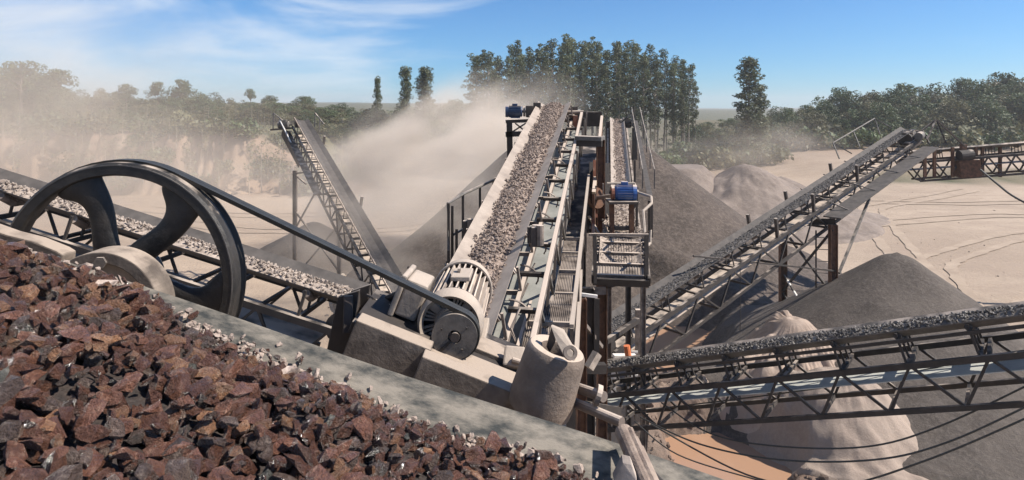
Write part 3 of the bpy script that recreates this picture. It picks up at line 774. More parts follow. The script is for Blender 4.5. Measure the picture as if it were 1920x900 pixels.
# B: the stone conveyor behind the flywheel
B1 = P(-60, 335, 9.4); B0 = P(668, 566, 8.75)
fB, rB = conveyor('stone_conveyor', 'long low conveyor carrying pale broken stones behind the big black flywheel', B0, B1, 0.82, M['rubber_dark'], M['steel_dark'], depth=0.72, bay=1.0, chord=0.07, drop=0.26, isp=1.15, ret=M['rubber'])
load('gravel', fB, 0.82, 0.1, fB.L, 0.062, 0.18, 0.05, M['gravel_pale'], fill=0.06, dens=1.0)
G().bar(fB.at(0.2, -0.62, -0.62), fB.at(fB.L, -0.62, -0.62), 0.02, 0.26, fB.u).build('side_channel', M['steel_dark'], rB)
legs(rB, [(fB.at(t, s, -0.98), Vector((fB.at(t, s).x, fB.at(t, s).y, gz(fB.at(t, s).x, fB.at(t, s).y)))) for t in (1.0, 5.0) for s in (-.55, .55)], M['steel'])

# C: the diagonal conveyor rising to the right on a trestle
C0 = P(1122, 628, 19.6); C1 = P(1705, 243, 34.5)
fC, rC = conveyor('gravel_conveyor', 'dark diagonal conveyor rising to the right over a trestle with railed head platform', C0, C1, 0.85, M['rubber_dark'], M['steel_dark'], depth=1.0, bay=1.9, chord=0.10, brace=0.055, drop=0.42, isp=1.9, ret=M['rubber'], side=0.16)
load('gravel', fC, 0.85, 0.3, fC.L - .3, 0.06, 0.20, 0.02, M['gravel_dark'], fill=0.045, dens=0.9, wob=0.01)
bar('cover_plate', fC.at(0.5, -0.6, -0.95), fC.at(fC.L - 2, -0.6, -0.95), 0.03, 0.30, M['steel'], rC, fC.u)
tC = 12.6
ca, cb = fC.at(tC, -1.75, -1.7), fC.at(tC, 1.75, -1.7)
ca.z = cb.z = min(ca.z, cb.z)
# near leg stands to the right in view, far leg to the left
near, far = (P(1562, 421, 27.0), P(1468, 421, 29.0))
def g0(p): return Vector((p.x, p.y, gz(p.x, p.y) - 0.1))
G().ibeam(near, g0(near), 0.26, 0.30, 0.03, (1, 0, 0)).build('trestle_leg', M['rust'], rC)
G().ibeam(far, g0(far), 0.26, 0.30, 0.03, (1, 0, 0)).build('trestle_leg', M['rust'], rC)
G().ibeam(near + Vector((.1, 0, .12)), far + Vector((-.1, 0, .12)), 0.2, 0.26, 0.02, (0, 0, 1)).build('cap_beam', M['steel_dark'], rC)
nl_, fl_ = near - Vector((0, 0, 4.3)), far - Vector((0, 0, 4.3))
for a, b in ((near + Vector((0, 0, -.2)), far - Vector((0, 0, 3.0))), (far + Vector((0, 0, -.2)), near - Vector((0, 0, 3.0))), (far - Vector((0, 0, 3.1)), near - Vector((0, 0, 6.4)))):
    bar('brace', a, b, 0.09, 0.09, M['steel_dark'], rC)
bar('prop', P(1630, 372, 30.5), P(1573, 512, 27.6), 0.10, 0.10, M['steel_grey'], rC)
bar('brace', P(1300, 480, 22.3), P(1566, 478 + 30, 27.0), 0.06, 0.06, M['steel_dark'], rC)
# ladder on the near leg
lad = thing('ladder', 'thin steel ladder fixed inside the near leg of the trestle', 'ladder', g0(P(1532, 560, 27.3)))
la, lb = P(1530, 432, 27.4), P(1530, 640, 27.4)
bar('stile', la, lb, 0.05, 0.05, M['steel_dark'], lad)
for i in range(9):
    a = la.lerp(lb, (i + 0.6) / 9.5); bar('rung', a, a + (near - P(1530, 421, 27.4)) + Vector((0, 0, -0.02)), 0.03, 0.03, M['steel_grey'], lad)
# striped guy
gy = thing('striped_strut', 'thin black and white striped strut slanting below the trestle', 'strut', g0(P(1525, 610, 27.2)))
sa, sb = P(1470, 515, 28.9), P(1528, 612, 27.0)
for i in range(9):
    bar('stripe', sa.lerp(sb, i / 9), sa.lerp(sb, (i + 1) / 9), 0.07, 0.07, M['white'] if i % 2 else M['steel_dark'], gy)
# platform alongside its upper half with posts and rails
plat = [(P(1545, 412, 27.0), P(1765, 268, 32.4)), (P(1600, 412, 26.6), P(1770, 270, 32.0))]
wk = G().bar(P(1560, 408, 26.8), P(1745, 276, 32.8), 0.75, 0.06).build('walkway_plate', M['rubber_dark'], rC)
for tt, hgt in ((0.08, 1.0), (0.33, 1.0), (0.58, 1.0), (0.82, 1.0)):
    q = P(1560, 408, 26.8).lerp(P(1745, 276, 32.8), tt) + Vector((0.32, -0.2, 0)); w2 = fC.at(tC + 0.5 + tt * 8.6, -0.55, 0.15)
    bar('rail_post', q, w2, 0.045, 0.045, M['steel_grey'], rC)
for tt in (9.6, 12.6, 16.8): 
    for k in (-1, 1):
        bar('guide_post', fC.at(tt, k * 0.56, -0.5), fC.at(tt, k * 0.6, 0.42), 0.12, 0.10, M['steel'], rC, fC.d)
rail(rC, [P(1562, 268, 33.6), P(1640, 222, 35.8), P(1672, 240, 35.4)], 0.035, M['steel_grey'])
for a, b in (((1562, 268, 33.6), (1574, 298, 33.2)), ((1600, 246, 34.7), (1612, 275, 34.2)), ((1640, 222, 35.8), (1650, 252, 35.5)), ((1562, 268, 33.6), (1597, 288, 33.6))):
    bar('rail_post', P(*a), P(*b), 0.05, 0.05, M['steel_grey'], rC)
for a, b in (((1755, 224, 34.4), (1722, 250, 34.3)), ((1755, 224, 34.4), (1738, 262, 33.6)), ((1755, 224, 34.4), (1774, 268, 34.2)), ((1755, 224, 34.4), (1810, 275, 34.6)), ((1730, 245, 34.2), (1742, 268, 33.8)), ((1690, 262, 33.8), (1702, 300, 33.2))):
    bar('head_strut', P(*a), P(*b), 0.07, 0.07, M['steel'], rC)
tube('drive_drum', P(1696, 262, 33.6), P(1712, 254, 34.6), 0.36, M['steel_dark'], rC, 18)
bar('drive_guard', P(1700, 275, 33.4), P(1722, 262, 33.9), 0.35, 0.4, M['steel'], rC, bevel=0.03)
tube('drive_pulley', P(1722, 256, 33.3), P(1727, 253, 33.7), 0.20, M['steel_grey'], rC, 16)
rail(rC, [P(1388, 470, 23.5), P(1388, 620, 23.4)], 0.012, M['steel_dark'], 'hanging_rope', 5)

# D: the dark-gravel conveyor crossing at lower right
D0 = P(1098, 700, 14.1); D1 = P(1980, 588, 9.25)
fD, rD = conveyor('gravel_conveyor', 'black lattice conveyor carrying dark wet gravel across the lower right', D0, D1, 0.80, M['rubber'], M['steel_dark'], depth=0.66, bay=1.02, chord=0.07, brace=0.04, drop=0.37, isp=0.98, ret=M['rubber_light'], retk=0.36, roller='steel')
load('gravel', fD, 0.80, 0.05, fD.L, 0.06, 0.29, 0.08, M['gravel_dark'], fill=0.075, dens=1.1, wob=0.015)
for k in (-1, 1): bar('edge_rail', fD.at(0.1, k * 0.47, 0.0), fD.at(fD.L, k * 0.47, 0.0), 0.035, 0.05, M['steel_dark'], rD, fD.u)
legs(rD, [(fD.at(0.9, s, -1.1), g0(fD.at(0.9, s))) for s in (-.45, .45)], M['steel'], 0.14)
legs(rD, [(fD.at(fD.L - .1, s, -1.1), g0(fD.at(fD.L - .1, s))) for s in (-.45, .45)], M['steel'], 0.14)

# E: the far narrow conveyor behind the screening plant
E0 = P(1166, 372, 28.5); E1 = P(1157, 224, 44.0)
fE, rE = conveyor('gravel_conveyor', 'narrow far conveyor rising away behind the screening plant to the tall gravel cone', E0, E1, 0.95, M['rubber_dusty'], M['steel'], depth=0.9, bay=1.8, chord=0.10, brace=0.06, drop=0.35, isp=2.0, side=0.15)
load('gravel', fE, 0.95, 0.3, fE.L - .1, 0.09, 0.28, 0.05, M['gravel'], fill=0.02, dens=0.6)
rail(rE, [fE.at(2, 1.0, 0.75), fE.at(fE.L + .5, 1.0, 0.75)], 0.028, M['steel_grey'])
rail(rE, [fE.at(2, 1.55, 0.75), fE.at(fE.L + .5, 1.55, 0.75)], 0.028, M['steel_grey'])
bar('walkway', fE.at(1, 1.28, -0.2), fE.at(fE.L + .5, 1.28, -0.2), 0.25, 0.03, M['rubber_dark'], rE, fE.u)
for i in range(5):
    for s in (1.0, 1.55): bar('rail_post', fE.at(2 + i * 3.2, s, -0.2), fE.at(2 + i * 3.2, s, 0.75), 0.04, 0.04, M['steel_grey'], rE)
bar('head_leg', P(1140, 228, 43), g0(P(1140, 228, 43)), 0.3, 0.3, M['steel_dark'], rE)
bar('head_leg', P(1190, 240, 43), g0(P(1190, 240, 43)), 0.3, 0.3, M['steel_dark'], rE)
bar('head_rail', P(1112, 218, 43), P(1134, 230, 43), 0.07, 0.07, M['steel_grey'], rE)
bar('head_rail', P(1112, 218, 43), P(1112, 250, 43), 0.07, 0.07, M['steel_grey'], rE)
bar('head_rail', P(1172, 226, 43), P(1183, 212, 43), 0.07, 0.07, M['steel_grey'], rE)
bar('head_rail', P(1183, 212, 43), P(1188, 238, 43), 0.07, 0.07, M['steel_grey'], rE)
small_motor('electric_motor', 'small dark motor at the head of the far narrow conveyor', P(1175, 231, 43), (1, 0, 0), 0.28, 0.9, M['steel_dark'])

# F: the level lattice conveyor at the far right
F0 = P(1688, 290, 36.6); F1 = P(1990, 266, 35.0)
fF, rF = conveyor('lattice_conveyor', 'nearly level rusty lattice conveyor at the far right edge beyond the diagonal one', F0, F1, 0.85, M['rubber'], M['steel'], depth=1.05, bay=1.3, chord=0.10, brace=0.07, drop=0.45, isp=1.3, ret=M['rubber_dusty'], side=0.15)
bar('drive_box', P(1793, 316, 35.6), P(1832, 314, 35.4), 0.9, 0.95, M['rust'], rF, bevel=0.02)
for px in (1734, 1752, 1786, 1830, 1842, 1875):
    bar('side_post', P(px, 276, 35.5), P(px, 332, 35.5), 0.14, 0.12, M['rust'], rF, (0, 1, 0))
legs(rF, [(P(px, 325, 36), g0(P(px, 325, 36))) for px in (1955, 1985)], M['rust'], 0.2)
tube('drum', P(1798, 292, 35.3), P(1822, 290, 35.3), 0.3, M['steel_dark'], rF, 16)
bar('motor_post', P(1806, 270, 35.4), P(1806, 286, 35.4), 0.25, 0.25, M['rust'], rF, (0, 1, 0))

# L: the far left conveyor on concrete footed legs
L0 = P(766, 575, 25.0); L1 = P(566, 226, 42.5)
fL, rL = conveyor('gravel_conveyor', 'far left conveyor on tall thin legs, its lower half lost in dust', L0, L1, 0.80, M['rubber_dark'], M['steel_dark'], depth=1.0, bay=1.5, chord=0.10, brace=0.06, drop=0.42, isp=1.5, side=0.18, ret=M['rubber'])
G().bar(fL.at(0.4, -0.50, 0.20), fL.at(fL.L, -0.50, 0.20), 0.03, 0.10, fL.u).build('skirt_board', M['caked_pale'], rL)
for px, py0, Y in ((553, 320, 42.0), (636, 400, 41.0)):
    a = P(px, py0, Y); b = g0(a)
    G().ibeam(a, b, 0.24, 0.24, 0.03, (1, 0, 0)).build('leg', M['steel'], rL)
    tube('footing', b + Vector((0, 0, -.2)), b + Vector((0, 0, 0.55)), 0.36, M['concrete'], rL, 14)
for a, b in (((553, 430, 42), (600, 345, 41.4)), ((553, 395, 42), (636, 510, 41)), ((636, 420, 41), (553, 520, 42)), ((553, 325, 42), (592, 322, 41)), ((556, 330, 42), (574, 345, 41.5))):
    bar('brace', P(*a), P(*b), 0.09, 0.09, M['steel'], rL)
bar('side_plate', P(530, 245, 42.3), P(562, 305, 40.2), 0.06, 0.8, M['steel_dark'], rL, fL.u)
bar('head_deck', P(512, 243, 42.6), P(548, 240, 42.6), 1.0, 0.12, M['steel'], rL)
bar('walkway', fL.at(12, -0.85, -0.9), fL.at(fL.L + .4, -0.85, -0.9), 0.4, 0.06, M['steel_dark'], rL, fL.u)
rail(rL, [P(525, 226, 42.5), P(552, 280, 40.5)], 0.045, M['white'])
for a, b in (((513, 212, 42.8), (512, 243, 42.8)), ((513, 212, 42.8), (530, 226, 42.4)), ((591, 212, 43), (590, 238, 43)), ((591, 212, 43), (608, 233, 42)), ((600, 222, 42.6), (598, 246, 42.4))):
    bar('rail_post', P(*a), P(*b), 0.06, 0.06, M['steel_grey'], rL)
small_motor('electric_motor', 'small grey motor on the head deck of the far left conveyor', P(534, 234, 42.6), (1, 0, 0), 0.24, 0.8, M['steel_grey'])
for t in (9.0, 17.5):
    bar('guide_bracket', fL.at(t, 0.6, -0.2), fL.at(t, 0.62, 0.35), 0.12, 0.12, M['steel'], rL, fL.d)

# ------------------------------------------------------------------ walkway and screening plant (between conveyor A and the right side)
def mesh_mat(name, c1, c2, scale):
    """expanded metal caked with dust: ribs come from geometry, this gives the fine weave"""
    return material(name, c1, c2, 5, 0.9, 0.3, dust=0.16, dust_col=SD)
M['grate'] = mesh_mat('dusty_grating', (0.07, 0.056, 0.046), (0.19, 0.152, 0.124), 40)
wkA = thing('walkway', 'long narrow grated walkway in panels beside the steep central conveyor', 'walkway', (0.9, 11, gz(.9, 11)))
WN, WF = P(1022, 690, 7.3), P(1066, 428, 15.0)
fw = Frame(WN, WF); Wd = 0.62
def grate(parent, f, t0, t1, W, step, mat, drop=0.0, name='grating'):
    g = G()
    nl = int(W / step)
    for i in range(nl + 1):
        s = -W / 2 + W * i / nl
        g.bar(f.at(t0, s, drop), f.at(t1, s, drop), 0.008, 0.016, f.u)
    for i in range(int((t1 - t0) / (step * 1.6))):
        t = t0 + step * 1.6 * (i + .5)
        pass
    g.bar(f.at(t0, 0, drop - 0.012), f.at(t1, 0, drop - 0.012), W, 0.012, f.u)
    return g.build(name, mat, parent)
npan = 6
for i in range(npan):
    t0 = fw.L * (i / npan) ** 1.0; t1 = fw.L * ((i + 1) / npan)
    grate(wkA, fw, t0 + 0.02, t1 - 0.02, Wd, 0.026, M['grate'], drop=0.05 * (i % 2))
    bar('cross_joist', fw.at(t0, -Wd / 2, 0.05), fw.at(t0, Wd / 2, 0.05), 0.05, 0.06, M['cream'], wkA, fw.u)
for k, mt, w, h, du in ((-1, 'steel_pale', 0.04, 0.16, 0.04), (1, 'cream', 0.05, 0.14, 0.04)):
    bar('kick_plate', fw.at(0, k * (Wd / 2 + .04), du), fw.at(fw.L, k * (Wd / 2 + .04), du), w, h, M[mt], wkA, fw.u)
bar('handrail', P(1072, 615, 7.6), P(1104, 330, 15.2), 0.05, 0.09, M['cream'], wkA)
for i in range(5):
    a = P(1072, 615, 7.6).lerp(P(1104, 330, 15.2), i / 4.4)
    bar('rail_post', a, Vector((a.x, a.y, fw.at(fw.L * i / 4.4).z)), 0.04, 0.04, M['steel'], wkA)
for t in (0.4, 4.0, 7.4):
    for k in (-1, 1):
        a = fw.at(t, k * Wd * .45, -0.1); bar('support_leg', a, g0(a), 0.10, 0.10, M['steel_dark'], wkA)
for i in range(7):
    t = 0.5 + i * 1.1
    g = G().path([fw.at(t, -Wd / 2 - 0.05, 0.0), fw.at(t + .1, -Wd / 2 - 0.16, 0.22), fw.at(t + .25, -Wd / 2 - 0.06, 0.42)], 0.016, 5)
    g.build('bracket', M['steel_pale'], wkA)

# the screen: a long sloping box full of gravel, walled by ochre and dark plates
scr = thing('vibrating_screen', 'dark sloping screen box with gravel running down between its plate walls', 'screen', (1.9, 18, gz(1.9, 18)))
SN, SF = P(1070, 428, 15.15), P(1096, 268, 22.0)
fs = Frame(SN, SF)
bar('screen_deck', fs.at(0, 0, -0.06), fs.at(fs.L, 0, -0.06), 1.0, 0.10, M['steel_dark'], scr, fs.u)
bar('side_wall', fs.at(-.1, -0.56, 0.25), fs.at(fs.L, -0.56, 0.25), 0.05, 0.5, M['steel_dark'], scr, fs.u)
bar('side_wall', fs.at(-.6, 0.56, 0.45), fs.at(fs.L * .85, 0.61, 0.535), 0.05, 1.3, M['rust'], scr, fs.u)
bar('wall_flange', fs.at(-.6, 0.57, 1.13), fs.at(fs.L * .85, 0.62, 1.215), 0.08, 0.05, M['ochre'], scr, fs.u)
bar('feed_hood', fs.at(fs.L - .2, -0.56, 0.9), fs.at(fs.L - .2, 0.6, 0.9), 0.06, 0.5, M['steel_dark'], scr, fs.u)
fsl = Frame(SN + fs.s * -0.24, SF + fs.s * -0.26)
load('gravel', fsl, 0.8, 0.0, fs.L - .3, 0.085, 0.20, 0.14, M['gravel'], fill=0.03, dens=0.9)

tw = thing('screening_tower', 'rusty steel tower carrying the screen, a blue motor stand and railed ramps', 'tower', (2.4, 15, gz(2.4, 15)))
def col_(px, y0, Y, w, mat='rust', to=None, h=None):
    a = P(px, y0, Y); b = g0(a) if to is None else P(px, to, Y)
    return G().ibeam(a, b, w, h or w, 0.02, (1, 0, 0)).build('column', M[mat], tw)
col_(1126, 262, 15.0, 0.19); col_(1128, 532, 12.6, 0.20); col_(1102, 540, 11.6, 0.24, 'steel_dark'); col_(1206, 532, 13.4, 0.10, 'steel_pale')
col_(1142, 520, 15.4, 0.11, 'steel_pale'); col_(1178, 535, 15.5, 0.12, 'steel_dark'); col_(1092, 430, 14.4, 0.14, 'steel_dark'); col_(1090, 560, 11.0, 0.18, 'rust')
bar('top_plate', P(1082, 258, 15.2), P(1131, 260, 15.0), 0.5, 0.09, M['steel_grey'], tw)
bar('top_beam', P(1084, 268, 15.2), P(1131, 269, 15.0), 0.4, 0.14, M['steel_dark'], tw)
bar('red_panel', P(1116, 300, 15.3), P(1116, 408, 14.9), 0.10, 0.04, M['rust_red'], tw, (0, 1, 0))
bar('red_panel', P(1112, 410, 14.3), P(1112, 438, 14.2), 0.06, 0.16, M['rust_red'], tw, (0, 1, 0))
bar('brace', P(1104, 405, 14.4), P(1124, 440, 14.2), 0.06, 0.03, M['ochre'], tw)
bar('chute_plate', P(1124, 305, 15.9), P(1124, 420, 15.2), 0.5, 0.04, M['steel_dark'], tw, (0, 1, 0))
tube('shaft', P(1114, 372, 14.6), P(1147, 367, 14.2), 0.05, M['rod'], tw)
tube('drive_sheave', P(1113, 372, 14.65), P(1120, 371, 14.55), 0.24, M['rust'], tw, 18)
for px, y0, y1 in ((1117, 348, 374), (1131, 344, 366)): bar('pipe_rail', P(px, y0, 14.4), P(px, y1, 14.4), 0.03, 0.03, M['steel_pale'], tw)
# motor stand
for px in (1147, 1184):
    for dY in (0, .45): bar('stand_leg', P(px, 379, 13.9 + dY), P(px, 446, 13.9 + dY), 0.10, 0.10, M['rust'], tw)
bar('stand_plate', P(1139, 377, 13.9), P(1192, 377, 13.9), 0.62, 0.05, M['steel'], tw)
bar('stand_beam', P(1140, 428, 13.9), P(1190, 428, 13.9), 0.08, 0.08, M['steel_dark'], tw)
# gravel-littered deck under the motor and the cleated ramp in front of it
RN, RF = P(1164, 528, 12.0), P(1163, 446, 13.6)
fr = Frame(RN, RF)
grate(tw, fr, 0.02, fr.L, 0.98, 0.05, M['grate'], name='ramp_grating')
for i in range(4): bar('tread_cleat', fr.at(0.15 + i * fr.L / 4, -0.47, 0.03), fr.at(0.15 + i * fr.L / 4, 0.47, 0.03), 0.04, 0.05, M['steel_pale'], tw, fr.u)
for k in (-1, 1): bar('ramp_side', fr.at(-.03, k * .52, 0.03), fr.at(fr.L, k * .52, 0.03), 0.05, 0.16, M['steel_dark'], tw, fr.u)
bar('ramp_front', fr.at(-.03, -.52, 0.0), fr.at(-.03, .52, 0.0), 0.05, 0.14, M['steel_dark'], tw, fr.u)
bar('ramp_post', P(1115, 441, 12.1), P(1116, 531, 12.0), 0.06, 0.06, M['steel_dark'], tw)
bar('ramp_post', P(1212, 441, 12.1), P(1212, 531, 12.0), 0.07, 0.07, M['steel_dark'], tw)
bar('ramp_rail', P(1104, 440, 12.1), P(1216, 441, 12.1), 0.05, 0.05, M['steel_pale'], tw)
bar('deck_plate', P(1132, 448, 13.7), P(1206, 448, 13.7), 0.05, 0.10, M['steel_dark'], tw)
fd = Frame(P(1166, 444, 13.7), P(1164, 380, 16.6))
bar('upper_deck', fd.at(0, 0, -.05), fd.at(fd.L, 0, -.05), 0.86, 0.06, M['grate'], tw, fd.u)
load('gravel', fd, 1.3, 0.05, fd.L - .1, 0.05, 0.36, 0.03, M['gravel_pale'], fill=0.0, dens=0.5, wob=0.06)
load('gravel', fr, 1.5, 0.55, fr.L - .05, 0.045, 0.42, 0.006, M['gravel_pale'], fill=0.0, dens=0.22, wob=0.0)
g = G().path([P(1138, 344, 14.6), P(1190, 344, 14.6), P(1196, 361, 14.2), P(1221, 369, 13.6), P(1222, 381, 13.3), P(1206, 396, 13.0), P(1209, 438, 12.6), P(1220, 432, 12.6), P(1219, 456, 12.5), P(1212, 462, 12.3)], 0.030, 7)
g.build('handrail', M['cream'], tw)
for px, y0, y1, Y in ((1222, 372, 445, 13.5), (1217, 376, 455, 13.6), (1194, 350, 445, 14.3), (1190, 300, 445, 15.8)):
    bar('rail_post', P(px, y0, Y), P(px, y1, Y), 0.045, 0.045, M['steel_dark'], tw)
# lower framing: dark beams, bent light plates, small ladder, orange tip
for a, b, w, m in (((1080, 545, 12.2), (1136, 545, 12.2), .12, 'steel_pale'), ((1090, 552, 11.2), (1120, 556, 11.2), .05, 'white'), ((1085, 690, 11.5), (1135, 690, 11.6), .16, 'steel_dark'), ((1104, 690, 10.5), (1120, 662, 10.6), .12, 'cream'),
                   ((1136, 640, 13.2), (1196, 600, 14.2), .10, 'steel_dark'), ((1130, 540, 13.0), (1212, 518, 13.0), .06, 'steel_dark'), ((1108, 735, 15.2), (1180, 725, 15.6), .10, 'steel_dark'), ((1140, 760, 15.5), (1190, 690, 15.8), .07, 'steel_pale'),
                   ((1100, 760, 10.4), (1160, 770, 11.4), .12, 'steel_dark'), ((1090, 600, 11.1), (1128, 650, 12.2), .06, 'steel_pale'), ((1150, 690, 15.4), (1150, 790, 15.4), .12, 'white'), ((1196, 580, 15.6), (1196, 790, 15.6), .12, 'steel_pale')):
    bar('beam', P(*a), P(*b), w, w, M[m], tw)
for i in range(6):
    bar('rung', P(1176, 660 + i * 22, 15.5), P(1196, 660 + i * 22, 15.5), 0.04, 0.05, M['white'], tw)
bar('base_plate', P(1150, 668, 15.2), P(1192, 668, 15.3), 0.16, 0.08, M['white'], tw)
tube('orange_post', P(1178, 667, 15.0), P(1175, 648, 15.0), 0.075, M['orange'], tw, 10)
bar('wall_plate', P(1096, 560, 11.8), P(1096, 700, 11.8), 0.03, 0.55, M['steel_dark'], tw, (1, 0, 0))
small_motor('electric_motor', 'bright blue electric motor with red end on the rusty stand by the ramp', P(1170, 361, 13.9), (-1, 0.1, 0), 0.175, 0.52, M['blue'])
tube('red_coupling', P(1146, 362, 13.9), P(1151, 362, 13.9), 0.15, M['rust_red'], tw, 14)

# railing of the platform at the left of conveyor A
pl = thing('railed_platform', 'small dark railed platform left of the steep central conveyor', 'platform', g0(P(880, 470, 11.5)))
rail(pl, [P(841, 470, 11.0), P(840, 381, 11.2), P(868, 364, 11.8), P(925, 338, 13.6), P(946, 336, 13.9)], 0.028, M['steel_grey'])
rail(pl, [P(850, 440, 11.2), P(868, 430, 11.8), P(935, 430, 13.4)], 0.022, M['steel'])
for px, y0, y1, Y in ((841, 381, 500, 11.1), (848, 386, 500, 11.2), (868, 364, 470, 11.8), (900, 350, 460, 12.8), (925, 338, 440, 13.6), (856, 430, 500, 11.1)):
    bar('rail_post', P(px, y0, Y), P(px, y1, Y), 0.045, 0.045, M['steel_dark'], pl)
bar('floor_plate', P(862, 495, 11.2), P(925, 470, 12.5), 0.55, 0.05, M['steel_dark'], pl)
for px, Y in ((842, 11.4), (905, 12.6)):
    bar('leg', P(px, 495, Y), g0(P(px, 495, Y)), 0.14, 0.14, M['steel_dark'], pl)

# ------------------------------------------------------------------ foreground: stone belt, flywheel, motor
EX, EY, EZ, SL = -1.773, 2.8, 10.262, -0.3316
def edge_z(x): return EZ + SL * (x - EX)
fc = thing('stone_conveyor', 'wide foreground belt conveyor heaped with wet red brown stones', 'conveyor', (-0.6, 2.0, gz(-.6, 2.0)), 'belt conveyors of the crushing plant')
prof = [(0.0, 0.012), (0.02, 0.0), (0.20, -0.115), (0.42, -0.225), (0.62, -0.26), (1.20, -0.26), (1.40, -0.225), (1.62, -0.10), (1.82, 0.0)]
v = []; q = []; nx_ = 60; m = len(prof)
for i in range(nx_ + 1):
    x_ = -3.6 + 5.4 * i / nx_
    for a, b in prof: v.append((x_, EY - a, edge_z(x_) + b + 0.006 * math.sin(x_ * 3.1 + a * 4)))
    for a, b in prof: v.append((x_, EY - a, edge_z(x_) + b - 0.022 + 0.006 * math.sin(x_ * 3.1 + a * 4)))
for i in range(nx_):
    a = i * 2 * m; b = a + 2 * m
    for j in range(m - 1):
        q.append((a + j, a + j + 1, b + j + 1, b + j)); q.append((a + m + j, b + m + j, b + m + j + 1, a + m + j + 1))
    q.append((a, b, b + m, a + m)); q.append((a + m - 1, a + 2 * m - 1, b + 2 * m - 1, b + m - 1))
mesh_obj('belt', v, q, M['rubber_wet'], fc, smooth=True).modifiers.new('edge', 'EDGE_SPLIT').split_angle = R(50)
for k in (0.10, 1.74):
    bar('stringer', (-3.6, EY - k, edge_z(-3.6) - 0.42), (1.8, EY - k, edge_z(1.8) - 0.42), 0.09, 0.16, M['steel_dark'], fc, (0, 1, 0))
for i in range(6):
    x_ = -3.2 + i * 0.95
    o = bar('idler', (x_, EY - 0.08, edge_z(x_) - 0.40), (x_, EY - 1.76, edge_z(x_) - 0.40), 0.06, 0.06, M['steel'], fc)
    for a, b, c, d in ((0.08, 0.5, -0.14, -0.33), (0.62, 1.2, -0.34, -0.34), (1.3, 1.74, -0.33, -0.14)):
        G().tube((x_, EY - a, edge_z(x_) + c), (x_, EY - b, edge_z(x_) + d), 0.055, 10).build('roller', M['steel_pale'], o)
for x_ in (-3.0, -1.0, 1.2):
    for k in (0.10, 1.74):
        a = Vector((x_, EY - k, edge_z(x_) - 0.5)); bar('leg', a, g0(a), 0.14, 0.14, M['steel_dark'], fc)

def wing(v):
    return float(np.interp(v, [p[0] for p in prof], [p[1] for p in prof]))
def v0(x):
    return float(np.interp(x, [-2.6, -1.9, -1.6, -0.8, 0.4, 1.2], [-0.01, 0.015, 0.06, 0.135, 0.19, 0.22]))
def heap(x, v):
    w = v - v0(x)
    return edge_z(x) + wing(v0(x)) + 0.022 + 0.12 * math.sin(min(1.0, max(0, w) / 0.95) * math.pi / 2) - 0.10 * max(0, w - 0.95) + 0.035 * math.sin(x * 5.2 + v * 3.1) * math.sin(v * 6.3 - x * 2.2)
def proj(p): return (960 + F * p[0] / p[1], HOR + F * (CAM_Z - p[2]) / p[1])
BIG = []
def chip(v, f, seed):
    """break the big facets into smaller uneven ones"""
    bm = bmesh.new(); vs = [bm.verts.new(p) for p in v]
    for q in f: bm.faces.new([vs[i] for i in q])
    bmesh.ops.triangulate(bm, faces=bm.faces[:])
    r = random.Random(seed)
    long_ = [e for e in bm.edges if e.calc_length() > 0.55]
    res = bmesh.ops.subdivide_edges(bm, edges=long_, cuts=1)
    for e in res['geom_inner']:
        if isinstance(e, bmesh.types.BMVert): e.co += Vector((r.gauss(0, 1), r.gauss(0, 1), r.gauss(0, 1))) * 0.026 - e.co * r.uniform(-.02, .03)
    bmesh.ops.triangulate(bm, faces=[q for q in bm.faces if len(q.verts) > 3])
    bmesh.ops.recalc_face_normals(bm, faces=bm.faces); bm.verts.index_update()
    out = (np.array([p.co[:] for p in bm.verts]), [[q.index for q in fc.verts] for fc in bm.faces]); bm.free(); return out
for i in range(60):
    v, f = rock_geo(900 + i, random.choice((11, 13, 15, 18)), (random.uniform(0.95, 1.4), random.uniform(0.65, 1.0), random.uniform(0.42, 0.75)))
    BIG.append(chip(v, f, i))
cand = []
sp = 0.0475
x_ = -2.7
while x_ < 1.3:
    w = 0.02
    while w < 1.75:
        xx = x_ + rng.uniform(-.6, .6) * sp; vv = v0(xx) + w + rng.uniform(-.6, .6) * sp
        yy = EY - vv
        zz = heap(xx, vv)
        px, py = proj((xx, yy, zz))
        s = float(np.clip(rng.lognormal(math.log(0.036), 0.36), 0.016, 0.066))
        if w < 0.09: s *= 0.62
        if w < 0.03: s *= 0.8
        cand.append((xx, yy, zz + rng.uniform(-0.026, 0.030), s, w, px, py))
        w += sp
    x_ += sp * 1.05
vis = [c for c in cand if -40 < c[5] < 1960 and c[6] < 960 and c[1] > 0.9]
vis.sort(key=lambda c: -c[3] / c[1])
GRP = 'broken stones heaped on the foreground belt'
KINDS = [('st_brown', 'wet red brown broken stone in the heap on the foreground belt'), ('st_orange', 'wet orange brown broken stone in the heap on the foreground belt'),
         ('st_grey', 'wet dark grey broken stone in the heap on the foreground belt'), ('st_green', 'wet grey green broken stone in the heap on the foreground belt'),
         ('st_pale', 'dry pale broken stone along the far edge of the foreground heap')]
cache = {}
stuff_pts = {}
def pick(w, s):
    u = rng.random()
    if w < 0.09 and u < 0.85: return 4
    if w < 0.14 and u < 0.22: return 4
    u = rng.random()
    return 0 if u < 0.64 else 1 if u < 0.86 else 2 if u < 0.985 else 3
